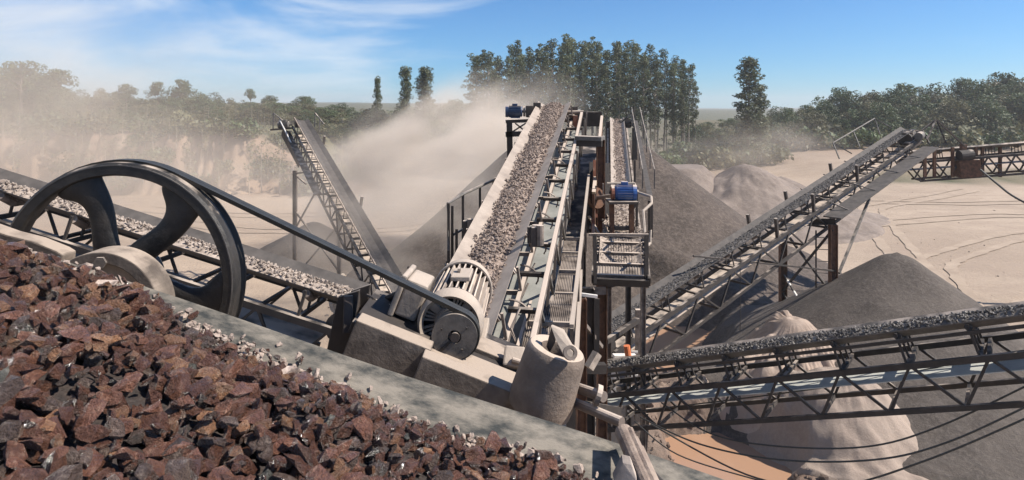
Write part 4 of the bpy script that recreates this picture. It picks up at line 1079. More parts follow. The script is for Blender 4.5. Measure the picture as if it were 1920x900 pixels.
for i, c in enumerate(vis):
    k = pick(c[4], c[3])
    if i < 300:
        r = int(rng.integers(len(BIG)))
        if (r, k) not in cache:
            me = bpy.data.meshes.new('crushed_stone'); me.from_pydata(BIG[r][0].tolist(), [], BIG[r][1]); me.materials.append(M[KINDS[k][0]]); me.update(); cache[(r, k)] = me
        o = bpy.data.objects.new('crushed_stone', cache[(r, k)]); col.objects.link(o)
        o.location = c[:3]; o.scale = (c[3],) * 3; o.rotation_euler = (rng.uniform(-.7, .7), rng.uniform(-.7, .7), rng.uniform(0, 6.28))
        big_ = 'large' if c[3] > 0.05 else 'medium'
        zone = 'below the flywheel' if c[5] < 360 else 'before the motor base' if c[5] < 760 else 'towards the broken pipe'
        lb_ = KINDS[k][1].replace('broken stone', big_ + ' broken stone').replace('in the heap on the foreground belt', zone + ', on the foreground belt').replace('of the foreground heap', 'of the heap, ' + zone)
        tag(o, lb_, 'stone', GRP)
    else:
        stuff_pts.setdefault(k, []).append(c)
# object coordinates of the copies are in stone units, so the rest is built the same way: scaled up, then the object scaled down
for c in cand:                                   # a lower layer that shows between the stones on top
    if c[1] > 0.9: stuff_pts.setdefault(2 if rng.random() < .2 else 0, []).append((c[0] + rng.uniform(-.03, .03), c[1] + rng.uniform(-.03, .03), c[2] - 0.028, c[3] * 1.05))
for _ in range(650):                             # small dry chips along the far edge and spilt on the belt
    xx = rng.uniform(-2.2, 1.0); vv = v0(xx) + abs(rng.normal(0, 0.05)) - 0.012 - (0.06 * rng.random() if rng.random() < .12 else 0)
    if vv < 0.01: continue
    stuff_pts.setdefault(4, []).append((xx, EY - vv, max(edge_z(xx) + wing(vv) + 0.008, heap(xx, vv) - 0.03) if vv > v0(xx) else edge_z(xx) + wing(vv) + 0.008, rng.uniform(0.009, 0.024)))
SC = 0.04
# the fines the stones lie in
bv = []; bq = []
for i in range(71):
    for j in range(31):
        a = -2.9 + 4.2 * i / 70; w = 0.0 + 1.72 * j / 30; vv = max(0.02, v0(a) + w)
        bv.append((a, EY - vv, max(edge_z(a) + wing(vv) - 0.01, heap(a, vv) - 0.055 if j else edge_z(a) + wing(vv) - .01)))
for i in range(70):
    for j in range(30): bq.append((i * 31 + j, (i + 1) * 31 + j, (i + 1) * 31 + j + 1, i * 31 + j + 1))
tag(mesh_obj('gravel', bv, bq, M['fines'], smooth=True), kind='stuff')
for k, pts in stuff_pts.items():
    gv, gf, n = [], [], 0
    for c in pts:
        rv, rf = BIG[int(rng.integers(len(BIG)))]
        gv.append((rv * c[3]) @ randrot(rng).T + np.array(c[:3])); gf += [tuple(i + n for i in z) for z in rf]; n += len(rv)
    c0 = np.array([-0.6, 2.0, 9.9])
    me = bpy.data.meshes.new('crushed_stones'); me.from_pydata(((np.concatenate(gv) - c0) / SC).tolist(), [], gf); me.materials.append(M[KINDS[k][0]]); me.update()
    o = bpy.data.objects.new('rubble', me); col.objects.link(o); o.location = c0; o.scale = (SC,) * 3; tag(o, kind='stuff')

# flywheel
YW = 3.40
def PW(px, py, Y=YW): return P(px, py, Y)
WC = PW(214, 531); kW = YW / F
Rw = 226 * kW
fl = thing('flywheel', 'big black cast flywheel with curved spokes standing behind the stone belt', 'flywheel', WC)
prof_r = [(Rw, 0.012), (Rw - 0.012, 0.0), (Rw - 0.062, 0.0), (Rw - 0.069, 0.008), (Rw - 0.072, 0.02), (Rw - 0.066, 0.08), (Rw - .05, 0.115), (Rw - .03, 0.15), (Rw, 0.15), (Rw, 0.14), (Rw - .012, 0.13), (Rw, 0.12), (Rw - .012, 0.11), (Rw, 0.10), (Rw - .012, 0.09), (Rw, 0.08), (Rw, 0.05)]
o = G().lathe(prof_r, WC, (0, 1, 0), 128).build('rim', M['wheel'], fl, smooth=True)
o.modifiers.new('edge', 'EDGE_SPLIT').split_angle = R(28)
G().lathe([(Rw - 0.017, -0.002), (Rw - 0.011, -0.002), (Rw - 0.011, 0.01), (Rw - 0.017, 0.01)], WC, (0, 1, 0), 128).build('worn_edge', M['pulley'], fl)
for i in range(6):
    a_ = R(20 + 60 * i); q_ = WC + Vector((math.cos(a_) * .115, -0.055, math.sin(a_) * .115)); G().tube(q_ + Vector((0, -.016, 0)), q_ + Vector((0, .02, 0)), 0.014, 6).build('hub_bolt', M['rod'], fl)
G().lathe([(0.03, -0.05), (0.15, -0.05), (0.165, -0.02), (0.165, 0.2), (0.03, 0.2)], WC, (0, 1, 0), 40).build('hub', M['wheel'], fl, bevel=0.008)
G().tube(WC + Vector((0, -.06, 0)), WC + Vector((0, .26, 0)), 0.06, 20).build('shaft', M['rod'], fl)
for sp_ in range(6):
    base = R(50 + 60 * sp_)
    path = [(0.12, R(6), .17), (0.22, R(1), .14), (0.33, R(-5), .135), (0.43, R(-5), .15), (0.50, R(-2), .18), (0.54, R(0), .23), (Rw - 0.060, R(2), .30), (Rw - 0.045, R(2.2), .30)]
    v = []; q = []
    cs = [(-.5, .2), (-.42, 0.0), (-.2, -.25), (.2, -.25), (.42, 0.0), (.5, .2), (.42, .75), (0, 1.0), (-.42, .75)]
    for i, (r, da, wd) in enumerate(path):
        a = base + da; p = WC + Vector((math.cos(a) * r, 0, math.sin(a) * r))
        r2, a2 = path[min(i + 1, len(path) - 1)][0], base + path[min(i + 1, len(path) - 1)][1]; r1, a1 = path[max(i - 1, 0)][0], base + path[max(i - 1, 0)][1]
        tn = Vector((math.cos(a2) * r2 - math.cos(a1) * r1, 0, math.sin(a2) * r2 - math.sin(a1) * r1)).normalized(); nn = Vector((-tn.z, 0, tn.x))
        for c, h in cs: v.append(p + nn * c * wd + Vector((0, 0.03 + h * 0.07, 0)))
    m = len(cs)
    for i in range(len(path) - 1):
        for j in range(m): q.append((i * m + j, i * m + (j + 1) % m, (i + 1) * m + (j + 1) % m, (i + 1) * m + j))
    q += [tuple(range(m)), tuple(range((len(path) - 1) * m, len(path) * m))[::-1]]
    o = G().add(v, q).build('spoke', M['wheel'], fl, smooth=True)
    s = o.modifiers.new('sub', 'SUBSURF'); s.levels = 1; s.render_levels = 2
# bearing housing / guard in front of its lower part
ho = thing('bearing_housing', 'cream dusty arched housing with a bolt, in front of the flywheel hub', 'housing', P(205, 560, 3.12))
HC = P(186, 585, 3.12); k3 = 3.12 / F
G().lathe([(112 * k3, 0.0), (112 * k3, 0.16), (90 * k3, 0.16), (90 * k3, 0.0)], HC, (0, 1, 0), 40, R(-20), R(200)).build('arch_flange', M['caked'], ho, bevel=0.006)
G().lathe([(1 * k3, 0.07), (92 * k3, 0.045), (92 * k3, 0.12), (1 * k3, 0.12)], HC, (0, 1, 0), 40, R(-20), R(200)).build('cover_disc', M['cream'], ho)
bt = G().tube(P(180, 497, 3.06), P(197, 488, 3.16), 0.019, 10).build('bolt', M['cream'], ho)
G().tube(P(186, 493, 3.06), P(189, 492, 3.075), 0.029, 6).build('nut', M['steel_pale'], bt)
hg = [P(-30, 425, 3.14), P(12, 440, 3.14), P(60, 452, 3.14), P(105, 470, 3.14), P(118, 478, 3.14), P(116, 500, 3.14), P(60, 500, 3.14), P(-30, 500, 3.14)]
G().prism(hg, (0, 0.10, 0)).build('side_plate', M['caked'], ho, bevel=0.008)
bar('base_block', P(40, 640, 3.2), P(330, 690, 3.2), 0.2, 0.28, M['steel'], ho)

# electric motor with V-belt pulley
YP = 3.44
PC = P(852, 632, YP); Rp = 43 * YP / F
dp = thing('drive_pulley', 'steel pulley with keyway on the motor shaft, face towards the camera', 'pulley', PC)
G().lathe([(0.036, 0.0), (Rp, 0.0), (Rp, 0.02), (Rp - .014, 0.03), (Rp, 0.04), (Rp - .014, 0.05), (Rp, 0.06), (Rp - .014, 0.07), (Rp, 0.08), (Rp, 0.115), (0.036, 0.115)], PC, (0, 1, 0), 64).build('sheave', M['pulley'], dp)
tube('shaft_end', PC + Vector((0.004, -0.012, 0)), PC + Vector((0.004, 0.05, 0)), 0.026, M['steel'], dp, 20)
kd = Vector((-0.72, 0, -0.69))
G().bar(PC + kd * 0.03 + Vector((0, 0.006, 0)), PC + kd * (Rp - .003) + Vector((0, 0.006, 0)), 0.016, 0.02, (0, 1, 0)).build('keyway', M['wheel'], dp)
for a in (R(150), R(-60), R(35)):
    p = PC + Vector((math.cos(a) * .08, 0, math.sin(a) * .08)); tube('bolt_hole', p + Vector((0, -.003, 0)), p + Vector((0, .01, 0)), 0.006, M['steel'], dp, 8)
# V-belts run in the plane of the wheel
vb = thing('drive_belt', 'black drive belt stretched from the flywheel down to the motor pulley', 'drive belt', PC + Vector((0, .05, 0)))
d2 = Vector((PC.x - WC.x, 0, PC.z - WC.z)); L2 = d2.length; dd = d2 / L2; nn = Vector((-dd.z, 0, dd.x))
if nn.z < 0: nn = -nn
al = math.asin((Rw - Rp) / L2)
def loop(y0, rad):
    pts = []
    b0 = math.atan2(dd.z, dd.x)
    # contact: wheel side away from the pulley, pulley side facing on
    up = math.pi / 2 - al
    for i in range(33):
        a = b0 + up + (2 * math.pi - 2 * up) * i / 32; pts.append(WC + Vector((math.cos(a), 0, math.sin(a))) * (Rw + rad))
    for i in range(17):
        a = b0 - up + 2 * up * i / 16; pts.append(PC + Vector((math.cos(a), 0, math.sin(a))) * (Rp + rad))
    return [Vector((p.x, y0, p.z)) for p in pts]
for i in range(2):
    y0 = YP + 0.035 + i * 0.04
    yw = YW + 0.075 + i * 0.04
    out = [Vector((p.x, yw if k < 33 else y0, p.z)) for k, p in enumerate(loop(0, 0.012))]; inn = [Vector((p.x, yw if k < 33 else y0, p.z)) for k, p in enumerate(loop(0, -0.012))]
    n = len(out); v = []
    for a, b in zip(out, inn): v += [a + Vector((0, -.019, 0)), a + Vector((0, .019, 0)), b + Vector((0, .013, 0)), b + Vector((0, -.013, 0))]
    q = []
    for k in range(n):
        for j in range(4): q.append((k * 4 + j, k * 4 + (j + 1) % 4, ((k + 1) % n) * 4 + (j + 1) % 4, ((k + 1) % n) * 4 + j))
    G().add(v, q).build('belt_strand', M['vbelt'], vb)

MC = P(845, 606, 3.66); MA = Vector((0.03, 1, 0.0)).normalized(); MR = 62 * 3.66 / F
mo = thing('electric_motor', 'cream dusty finned electric motor driving the big flywheel through a belt', 'motor', MC - Vector((0, 0, MR * 1.2)))
G().lathe([(MR * .80, -0.03), (MR * .90, -0.055), (MR, -0.02), (MR, 0.055), (MR * .88, 0.055)], MC, MA, 56).build('end_ring', M['cream'], mo, smooth=True).modifiers.new('e', 'EDGE_SPLIT')
G().tube(MC + MA * 0.055, MC + MA * 0.09, MR * .9, 40).build('end_shield', M['wheel'], mo)
g = G()
for i in range(40):
    a = 2 * math.pi * i / 40
    if (i % 10) in (0,): continue
    n = Vector((math.cos(a), 0, math.sin(a)))
    g.bar(MC + n * MR * .46 + MA * 0.02, MC + n * MR * .84 + MA * 0.0, 0.011, 0.02, MA)
g.build('grille', M['cream'], mo)
for i in range(4):
    a = R(45 + 90 * i) ; n = Vector((math.cos(a), 0, math.sin(a)))
    G().bar(MC + n * MR * .40 + MA * 0.015, MC + n * MR * .86 - MA * 0.005, 0.045, 0.03, MA).build('shield_arm', M['cream'], mo, bevel=0.006)
G().lathe([(0.04, -0.02), (MR * .46, -0.02), (MR * .5, 0.0), (MR * .5, 0.06), (0.04, 0.06)], MC, MA, 32).build('bearing_cap', M['cream'], mo)
tube('motor_shaft', MC - MA * 0.20, MC + MA * 0.03, 0.033, M['rod'], mo, 16)
G().tube(MC + MA * 0.10, MC + MA * 0.72, MR * .78, 40).build('motor_body', M['steel_grey'], mo)  # darker than the fins, shade of the gaps between them put into its colour
sd = MA.cross(Vector((0, 0, 1))).normalized()
for i in range(28):
    a = 2 * math.pi * (i + .5) / 28; n = sd * math.cos(a) + Vector((0, 0, 1)) * math.sin(a)
    bar('cooling_fin', MC + MA * 0.09 + n * MR * .86, MC + MA * 0.68 + n * MR * .86, 0.009, MR * .20, M['steel_pale'], mo, n)
G().lathe([(MR * .97, 0.66), (MR * 1.03, 0.66), (MR * 1.05, 0.69), (MR * 1.0, 0.77), (MR * .6, 0.84), (MR * .6, 0.80), (MR * .96, 0.77)], MC, MA, 56).build('fan_cowl', M['cream'], mo, smooth=True).modifiers.new('e', 'EDGE_SPLIT')
G().bar(MC + MA * 0.22 + Vector((0.03, 0, MR * 1.02)), MC + MA * 0.44 + Vector((0.03, 0, MR * 1.02)), 0.12, 0.03).build('name_plate_pad', M['cream'], mo, bevel=0.006)
ly = MC + MA * 0.34 + Vector((0.01, 0, MR * 1.1)); G().lathe([(0.016, -.008), (0.03, -.008), (0.03, .008), (0.016, .008)], ly, (1, 0, 0), 14).build('lifting_eye', M['steel_pale'], mo)
# terminal box on its left, tilted lid
tb = MC + MA * 0.16 + Vector((-MR * 1.05, 0, MR * 0.55))
bx = G(); ax1 = Vector((-0.93, 0.05, 0.36)).normalized(); ax2 = Vector((0, 1, 0)); ax3 = ax1.cross(ax2)
bx.bar(tb + ax1 * -0.03, tb + ax1 * 0.10, 0.26, 0.22, ax3)
jb = bx.build('terminal_box', M['cream'], mo, bevel=0.014)
G().bar(tb + ax1 * 0.102, tb + ax1 * 0.135, 0.29, 0.25, ax3).build('box_lid', M['cream'], jb, bevel=0.010)
for i, j in ((-1, -1), (-1, 1), (1, -1), (1, 1)):
    p = tb + ax1 * 0.134 + ax2 * 0.12 * i + ax3 * 0.10 * j; G().tube(p, p + ax1 * 0.012, 0.009, 8).build('lid_screw', M['steel'], jb)
for k in (-1, 1):
    G().bar(MC + MA * 0.10 + sd * MR * .72 * k - Vector((0, 0, MR * .98)), MC + MA * 0.6 + sd * MR * .72 * k - Vector((0, 0, MR * .98)), MR * .5, MR * .26).build('foot', M['cream'], mo, bevel=0.006)
tube('cable_gland', P(726, 560, 3.95), P(752, 548, 3.9), 0.02, M['steel'], mo, 8)
for a in range(5):
    pts = [P(688 + 4 * a, 553 + 5 * a, 3.9), P(700 + 5 * a, 560 + 3 * a, 3.84 + .02 * a), P(712 + 6 * a, 572, 3.86), P(726, 568 + 4 * a, 3.95)]
    G().path(pts, 0.008, 6).build('cable', M['cream'] if a % 2 else M['steel_dark'], mo)

# motor base: sloping channel rails under the motor
mb = thing('motor_base', 'long sloping dusty steel slide rails carrying the cream motor', 'base frame', P(800, 720, 3.5))
sl = Vector((1, 0, -0.40)).normalized(); nu = Vector((0.40, 0, 1)).normalized()
def rail_box(name, px, py, Y, L, w, h, mat, bevel=0.006):
    """box along the slope; (px, py) is where its near top left corner shows"""
    a = P(px, py, Y); c = a + Vector((0, w / 2, 0)) - nu * h / 2
    return G().bar(c, c + sl * L, w, h, nu).build(name, mat, mb, bevel=bevel)
rail_box('slide_rail', 668, 600, 3.32, 0.42, 0.13, 0.24, M['caked'])
rail_box('front_beam', 792, 668, 3.22, 0.66, 0.11, 0.20, M['caked'])
rail_box('slide_rail', 802, 656, 3.40, 0.66, 0.17, 0.09, M['caked'])
rail_box('slide_rail', 862, 640, 3.66, 0.46, 0.22, 0.07, M['caked'])
rail_box('bed_plate', 660, 602, 3.42, 1.02, 0.62, 0.06, M['steel_dark'])
rail_box('rear_beam', 660, 562, 4.02, 0.95, 0.12, 0.14, M['cream'])
for px, py, Y in ((926, 666, 3.72), (880, 679, 3.48), (951, 709, 3.48)):
    p = P(px, py, Y); G().bar(p - sl * 0.022 + nu * 0.003, p + sl * 0.022 + nu * 0.003, 0.018, 0.012, nu).build('bolt_slot', M['wheel'], mb)
for px, py, Y in ((640, 585, 3.55), (664, 570, 3.95)):
    a = P(px, py, Y); G().prism([a + Vector((-.02, 0, 0.08)), a + Vector((0.10, 0, 0.12)), a + Vector((0.03, 0, -.30)), a + Vector((-.10, 0, -.30))], (0, 0.03, 0)).build('end_bracket', M['steel_dark'], mb, bevel=0.004)
bar('end_plate', P(652, 590, 3.5), P(672, 578, 4.1), 0.05, 0.20, M['steel'], mb, bevel=0.006)
bar('stop_plate', P(966, 652, 3.7), P(962, 690, 3.6), 0.05, 0.12, M['cream'], mb, (1, 0, 0), bevel=0.012)
tube('adjusting_screw', P(960, 675, 3.6), P(1002, 688, 3.6), 0.016, M['rod'], mb, 10)
for x0 in (700, 940):
    a = P(x0, 700, 3.75); bar('support_leg', a, g0(a), 0.16, 0.16, M['steel_dark'], mb)

# take-up weight: a hollow dusty drum with a lug, hanging tilted on two rods
CA = Vector((0.30, -0.05, 1.0)).normalized(); CT = P(1044, 655, 3.22)
cw = thing('counterweight_drum', 'tilted dusty hollow drum with a bent steel lug in its top', 'drum', CT - CA * 0.36)
Rd = 57 * 3.22 / F
G().lathe([(Rd * .50, -0.16), (Rd * .50, -0.012), (Rd * .54, 0.004), (Rd * .72, 0.010), (Rd * .90, 0.008), (Rd * .97, -0.006), (Rd * 1.0, -0.03), (Rd * 1.08, -0.27), (Rd * 1.05, -0.31), (Rd * .6, -0.34)], CT, CA, 64).build('drum_shell', M['caked_pale'], cw, smooth=True).modifiers.new('e', 'EDGE_SPLIT')
G().tube(CT - CA * 0.17, CT - CA * 0.15, Rd * .51, 40).build('drum_floor', M['steel_dark'], cw)
lg = [P(1032, 612, 3.20), P(1056, 622, 3.20), P(1082, 668, 3.13), P(1075, 682, 3.11), P(1056, 668, 3.13), P(1042, 640, 3.17)]
G().prism(lg, (0.006, 0.02, 0.008)).build('lug_plate', M['cream'], cw, bevel=0.006)
G().prism([P(1034, 609, 3.21), P(1040, 642, 3.19), P(1030, 662, 3.22), P(1024, 650, 3.24)], (0.008, 0.018, 0.0)).build('lug_web', M['steel'], cw, bevel=0.004)
G().lathe([(0.018, 0), (0.034, 0), (0.034, 0.02), (0.018, 0.02)], P(1068, 662, 3.08), (0.2, -1, 0.5), 20).build('lug_eye', M['steel_pale'], cw)
tube('rod', P(1085, 728, 3.25), P(1132, 744, 3.1), 0.026, M['rod'], cw, 14)
tube('rod', P(1070, 752, 3.25), P(1166, 792, 3.0), 0.024, M['rod'], cw, 14)
G().lathe([(0.02, -.012), (0.05, -.012), (0.05, .012), (0.02, .012)], P(1121, 741, 3.13), (0.9, -.1, -.3), 20).build('rod_washer', M['steel_pale'], cw)
# broken pipe end with a wrapped rag at lower right
pp = thing('broken_pipe', 'short weathered pipe with peeling wrap standing in the belt edge at lower right', 'pipe', P(1206, 880, 2.6))
pts = [P(1168, 808, 2.74), P(1186, 850, 2.62), P(1204, 892, 2.5), P(1230, 950, 2.4)]
G().path(pts, 0.036, 16).build('pipe_body', M['pipe'], pp)
for i in range(3):
    q = [p + Vector((0.022 + .012 * i, -.012 * i, 0.024 - 0.014 * i)) for p in pts]; G().path([q[0].lerp(q[1], .2 + .2 * i)] + q[1:], 0.015, 8).build('wrap_strip', M['pipe'], pp)
G().path([P(1176, 818, 2.76), P(1206, 870, 2.66), P(1238, 905, 2.6)], 0.016, 8).build('wrap_strip', M['steel_dark'], pp)
G().prism([P(1150, 905, 2.5), P(1168, 868, 2.52), P(1185, 872, 2.5), P(1196, 905, 2.45)], (0.0, 0.03, 0.02)).build('bracket_plate', M['steel_pale'], pp, bevel=0.004)

# cables slung at lower right
def cable(label, ctrl, r=0.016):
    pts = [P(*c) for c in ctrl]; out = []
    for i in range(len(pts) - 1):
        p0 = pts[max(i - 1, 0)]; p1 = pts[i]; p2 = pts[i + 1]; p3 = pts[min(i + 2, len(pts) - 1)]
        for j in range(8):
            t = j / 8; out.append(0.5 * ((2 * p1) + (p2 - p0) * t + (2 * p0 - 5 * p1 + 4 * p2 - p3) * t * t + (3 * p1 - p0 - 3 * p2 + p3) * t ** 3))
    out.append(pts[-1])
    o = G().path(out, r, 6).build('cable', M['vbelt']); tag(o, label, 'cable', 'black cables slung at lower right'); return o
cable('black cable sagging lowest across the sand at the lower right', [(1220, 795, 11.5), (1400, 890, 10.8), (1560, 912, 10), (1740, 862, 9.3), (1960, 768, 8.6)], 0.014)
cable('black cable sagging over the lower muddy pond', [(1200, 782, 11.8), (1310, 832, 11.2), (1460, 862, 10.4), (1640, 862, 9.8), (1780, 828, 9.4), (1960, 745, 8.8)], 0.014)
cable('black cable running just under the lower right lattice conveyor', [(1240, 755, 12.4), (1330, 812, 11.8), (1450, 836, 11.0), (1620, 838, 10.4), (1760, 800, 9.9), (1960, 706, 9.2)], 0.014)
cable('thin black cable across the near end of the lower pond', [(1190, 790, 11.4), (1270, 852, 10.8), (1420, 900, 10.2), (1520, 925, 9.9)], 0.011)
cable('thin cable drooping from the far right conveyor to the yard', [(1838, 318, 34), (1870, 345, 33), (1900, 368, 32), (1960, 400, 31)], 0.05)
cable('thin black cable looped along the lattice of the lower right conveyor', [(1190, 772, 12.7), (1500, 733, 11.4), (1700, 700, 10.4), (1850, 668, 9.9), (1960, 652, 9.4)], 0.012)

# ------------------------------------------------------------------ trees
def leaf_cloud(clumps, per, size, seed, flat=0.6):
    """small leaf faces scattered through clumps: list of (x, y, z, rx, ry, rz)"""
    r = np.random.default_rng(seed); V = []
    for (cx, cy, cz, rx, ry, rz) in clumps:
        n = int(per * (rx * ry * rz) ** 0.55 + 6)
        d = r.normal(size=(n, 3)); d /= np.linalg.norm(d, axis=1)[:, None]
        rad = r.uniform(0.45, 1.0, (n, 1)) ** 0.6
        p = d * rad * np.array([rx, ry, rz]) + np.array([cx, cy, cz])
        nrm = d * 0.8 + r.normal(size=(n, 3)) * 0.75; nrm[:, 2] += 0.25; nrm /= np.linalg.norm(nrm, axis=1)[:, None]
        t = np.cross(nrm, r.normal(size=(n, 3))); t /= np.linalg.norm(t, axis=1)[:, None]; b = np.cross(nrm, t)
        s = size * r.uniform(0.6, 1.4, (n, 1))
        q = np.stack([p - t * s, p + b * s * flat, p + t * s, p - b * s * flat], 1); V.append(q.reshape(-1, 3))
    V = np.concatenate(V); return V, [tuple(range(i, i + 4)) for i in range(0, len(V), 4)]
def limb_geo(g, H, r0, limbs, seed, lean=0.0):
    r = random.Random(seed); pts = [(0, 0, -0.6)]
    n = 6; x = y = 0
    for i in range(1, n + 1):
        x += r.uniform(-.12, .12) * H / 20 + lean * H / n; y += r.uniform(-.12, .12) * H / 20; pts.append((x, y, H * i / n))
    for i in range(n): g.tube(pts[i], pts[i + 1], r0 * (1 - i / n * .85), 6, r0 * (1 - (i + 1) / n * .85), caps=False)
    for (z, dx, dy, dz) in limbs:
        k = min(n - 1, max(0, z / H * n)); i = int(k); a = Vector(pts[i]).lerp(Vector(pts[i + 1]), k - i)
        g.tube(a, a + Vector((dx, dy, dz)), r0 * .38, 5, r0 * .12, caps=False)
    return pts
LIB = {}
def make_tree(kind, i):
    r = random.Random(hash_(kind) + i * 17); g = G(); cl = []; limbs = []
    if kind == 'euc':           # tall plantation eucalyptus: bare lower stem, narrow uneven crown
        H = 24; w = r.uniform(1.15, 1.65); z0 = H * r.uniform(0.28, 0.48)
        pts = limb_geo(g, H, 0.20, [], i + 5)
        for z in np.arange(z0, H + .6, 0.62):
            k = (z - z0) / (H - z0); ww = w * (0.45 + 0.75 * math.sin(min(1, k * 1.05) * math.pi) ** 0.7) * (1.0 if k < .85 else 0.75)
            for _ in range(2 if k > 0.15 else 1):
                a = r.uniform(0, 6.28); rr = ww * r.uniform(0.25, 1.0); s = r.uniform(0.45, 0.95)
                cl.append((math.cos(a) * rr, math.sin(a) * rr, z + r.uniform(-.4, .4), s, s, s * 0.75))
                if r.random() < .45: limbs.append((z - .8, math.cos(a) * rr, math.sin(a) * rr, .8))
        for _ in range(4):
            z = r.uniform(H * .08, z0); a = r.uniform(0, 6.28); cl.append((math.cos(a) * .6, math.sin(a) * .6, z, .6, .6, .4))
        g2 = g; limb_geo(g2, H, 0.20, limbs, i + 5)
        return g, leaf_cloud(cl, 105, 0.155, 40 + i), 'leaf_euc', 'bark_pale'
    if kind == 'spire':         # the lone bushy tall tree and the three on the left: leafy nearly to the ground
        H = 20; 
        for z in np.arange(2.2, H + .3, 0.55):
            k = z / H; ww = 3.3 * (1.02 - k) ** 0.75 * (0.75 + 0.3 * math.sin(k * 9 + i)) + .3
            for _ in range(3):
                a = r.uniform(0, 6.28); rr = ww * r.uniform(0.2, 1.0); s = r.uniform(0.6, 1.15); cl.append((math.cos(a) * rr, math.sin(a) * rr, z + r.uniform(-.4, .4), s, s, s * .7))
                if r.random() < .4: limbs.append((max(1, z - 1.2), math.cos(a) * rr, math.sin(a) * rr, 1.2))
        limb_geo(g, H, 0.24, limbs, i + 9)
        return g, leaf_cloud(cl, 105, 0.165, 60 + i), 'leaf_euc', 'bark'
    if kind in ('round', 'dry'):  # broad forest trees, domed crowns
        H = r.uniform(8, 10.5); W = r.uniform(2.8, 4.0)
        for _ in range(58):
            a = r.uniform(0, 6.28); t = r.uniform(0, 1); rr = W * math.sqrt(r.uniform(0, 1)) ; z = H * (0.16 + 0.82 * t ** .8 * (1 - 0.5 * (rr / W) ** 2)); s = r.uniform(0.6, 1.3)
            cl.append((math.cos(a) * rr, math.sin(a) * rr, z, s * 1.1, s * 1.1, s * .72))
            if r.random() < .3: limbs.append((H * .4, math.cos(a) * rr * .8, math.sin(a) * rr * .8, z - H * .4))
        limb_geo(g, H * .85, 0.20, limbs, i + 13)
        return g, leaf_cloud(cl, 80, 0.185, 80 + i), 'leaf_forest' if kind == 'round' else 'leaf_dry', 'bark' if kind == 'round' else 'bark_pale'
    if kind == 'umbrella':      # flat-topped tree standing out of the forest
        H = r.uniform(11, 13)
        for L in range(3):
            z = H * (0.74 + .095 * L); W = (3.6, 3.3, 2.2)[L]; ox, oy = r.uniform(-1, 1), r.uniform(-1, 1)
            for _ in range((16, 13, 8)[L]):
                a = r.uniform(0, 6.28); rr = W * math.sqrt(r.random()); s = r.uniform(.7, 1.15); cl.append((ox + math.cos(a) * rr, oy + math.sin(a) * rr, z + r.uniform(-.5, .6), s * 1.15, s * 1.15, s * .75))
                if r.random() < .4: limbs.append((z - 2.2, ox + math.cos(a) * rr, oy + math.sin(a) * rr, 2.0))
        limb_geo(g, H * .93, 0.32, limbs, i + 21)
        return g, leaf_cloud(cl, 58, 0.22, 120 + i), 'leaf_forest', 'bark'
    if kind == 'sapling':       # thin young eucalypts along the bank
        H = r.uniform(8, 11)
        for z in np.arange(H * .3, H, 0.7):
            a = r.uniform(0, 6.28); s = r.uniform(.35, .7); cl.append((math.cos(a) * .5, math.sin(a) * .5, z, s, s, s * .9))
        limb_geo(g, H, 0.09, [], i + 31)
        return g, leaf_cloud(cl, 45, 0.17, 160 + i), 'leaf_dry', 'bark_pale'
    if kind == 'bush':
        for _ in range(16):
            a = r.uniform(0, 6.28); rr = 1.5 * math.sqrt(r.random()); s = r.uniform(.45, .9); cl.append((math.cos(a) * rr, math.sin(a) * rr, r.uniform(.3, 1.5), s, s, s * .7))
        limb_geo(g, 1.2, 0.08, [(.3, 1, 0, .8), (.3, -.8, .4, .8)], i + 41)
        return g, leaf_cloud(cl, 42, 0.20, 200 + i), 'leaf_dry' if i % 2 else 'leaf_forest', 'bark'
def hash_(s): return sum(ord(c) * (k + 3) for k, c in enumerate(s))
NAMES = {'euc': 'eucalyptus_tree', 'spire': 'eucalyptus_tree', 'round': 'forest_tree', 'dry': 'forest_tree', 'umbrella': 'umbrella_tree', 'sapling': 'young_tree', 'bush': 'bush'}
def tree(kind, i, x, y, s, label, group, sz=None, rot=None, z=None):
    key = (kind, i)
    if key not in LIB:
        g, (lv, lf), lm, bm_ = make_tree(kind, i)
        t = bpy.data.meshes.new('trunk'); t.from_pydata([tuple(p) for p in g.v], [], g.f); t.materials.append(M[bm_]); t.update()
        c = bpy.data.meshes.new('crown'); c.from_pydata(lv.tolist(), [], lf); c.materials.append(M[lm]); c.update(); LIB[key] = (t, c)
    rt = thing(NAMES[kind], label, 'bush' if kind == 'bush' else 'tree', (x, y, gz(x, y) if z is None else z), group)
    rt.rotation_euler = (0, 0, rng.uniform(0, 6.28) if rot is None else rot); rt.scale = (s, s, sz or s)
    for nm, me in (('trunk', LIB[key][0]), ('crown', LIB[key][1])):
        o = bpy.data.objects.new(nm, me); col.objects.link(o); o.parent = rt
# the grove of tall eucalypts; heights follow the skyline of the photograph
GL = 'tall slender eucalyptus of the grove'
sky_x = [885, 905, 940, 965, 990, 1020, 1060, 1095, 1130, 1160, 1190, 1220, 1250, 1285, 1305]
sky_y = [112, 98, 108, 82, 92, 84, 72, 76, 82, 80, 74, 92, 100, 112, 128]
def grove_tree(px, Y, i, dh=0.0, label=GL, grp='eucalyptus grove', wide=1.0):
    if label == GL: label = GL + (', in its left third' if px < 1025 else ', in its middle third' if px < 1155 else ', in its right third')
    x = (px - 960) / F * Y; z0 = gz(x, Y); top = CAM_Z - (np.interp(px, sky_x, sky_y) - HOR) / F * Y - dh
    s = (top - z0) / 24.2; tree('euc', i, x, Y, wide * max(0.82, s * .95), label, grp, sz=s)
for k, px in enumerate(np.linspace(893, 1292, 29)): grove_tree(px + rng.uniform(-5, 5), 128 + rng.uniform(-3, 5), k % 7, rng.uniform(-0.6, 2.6), wide=1.3)
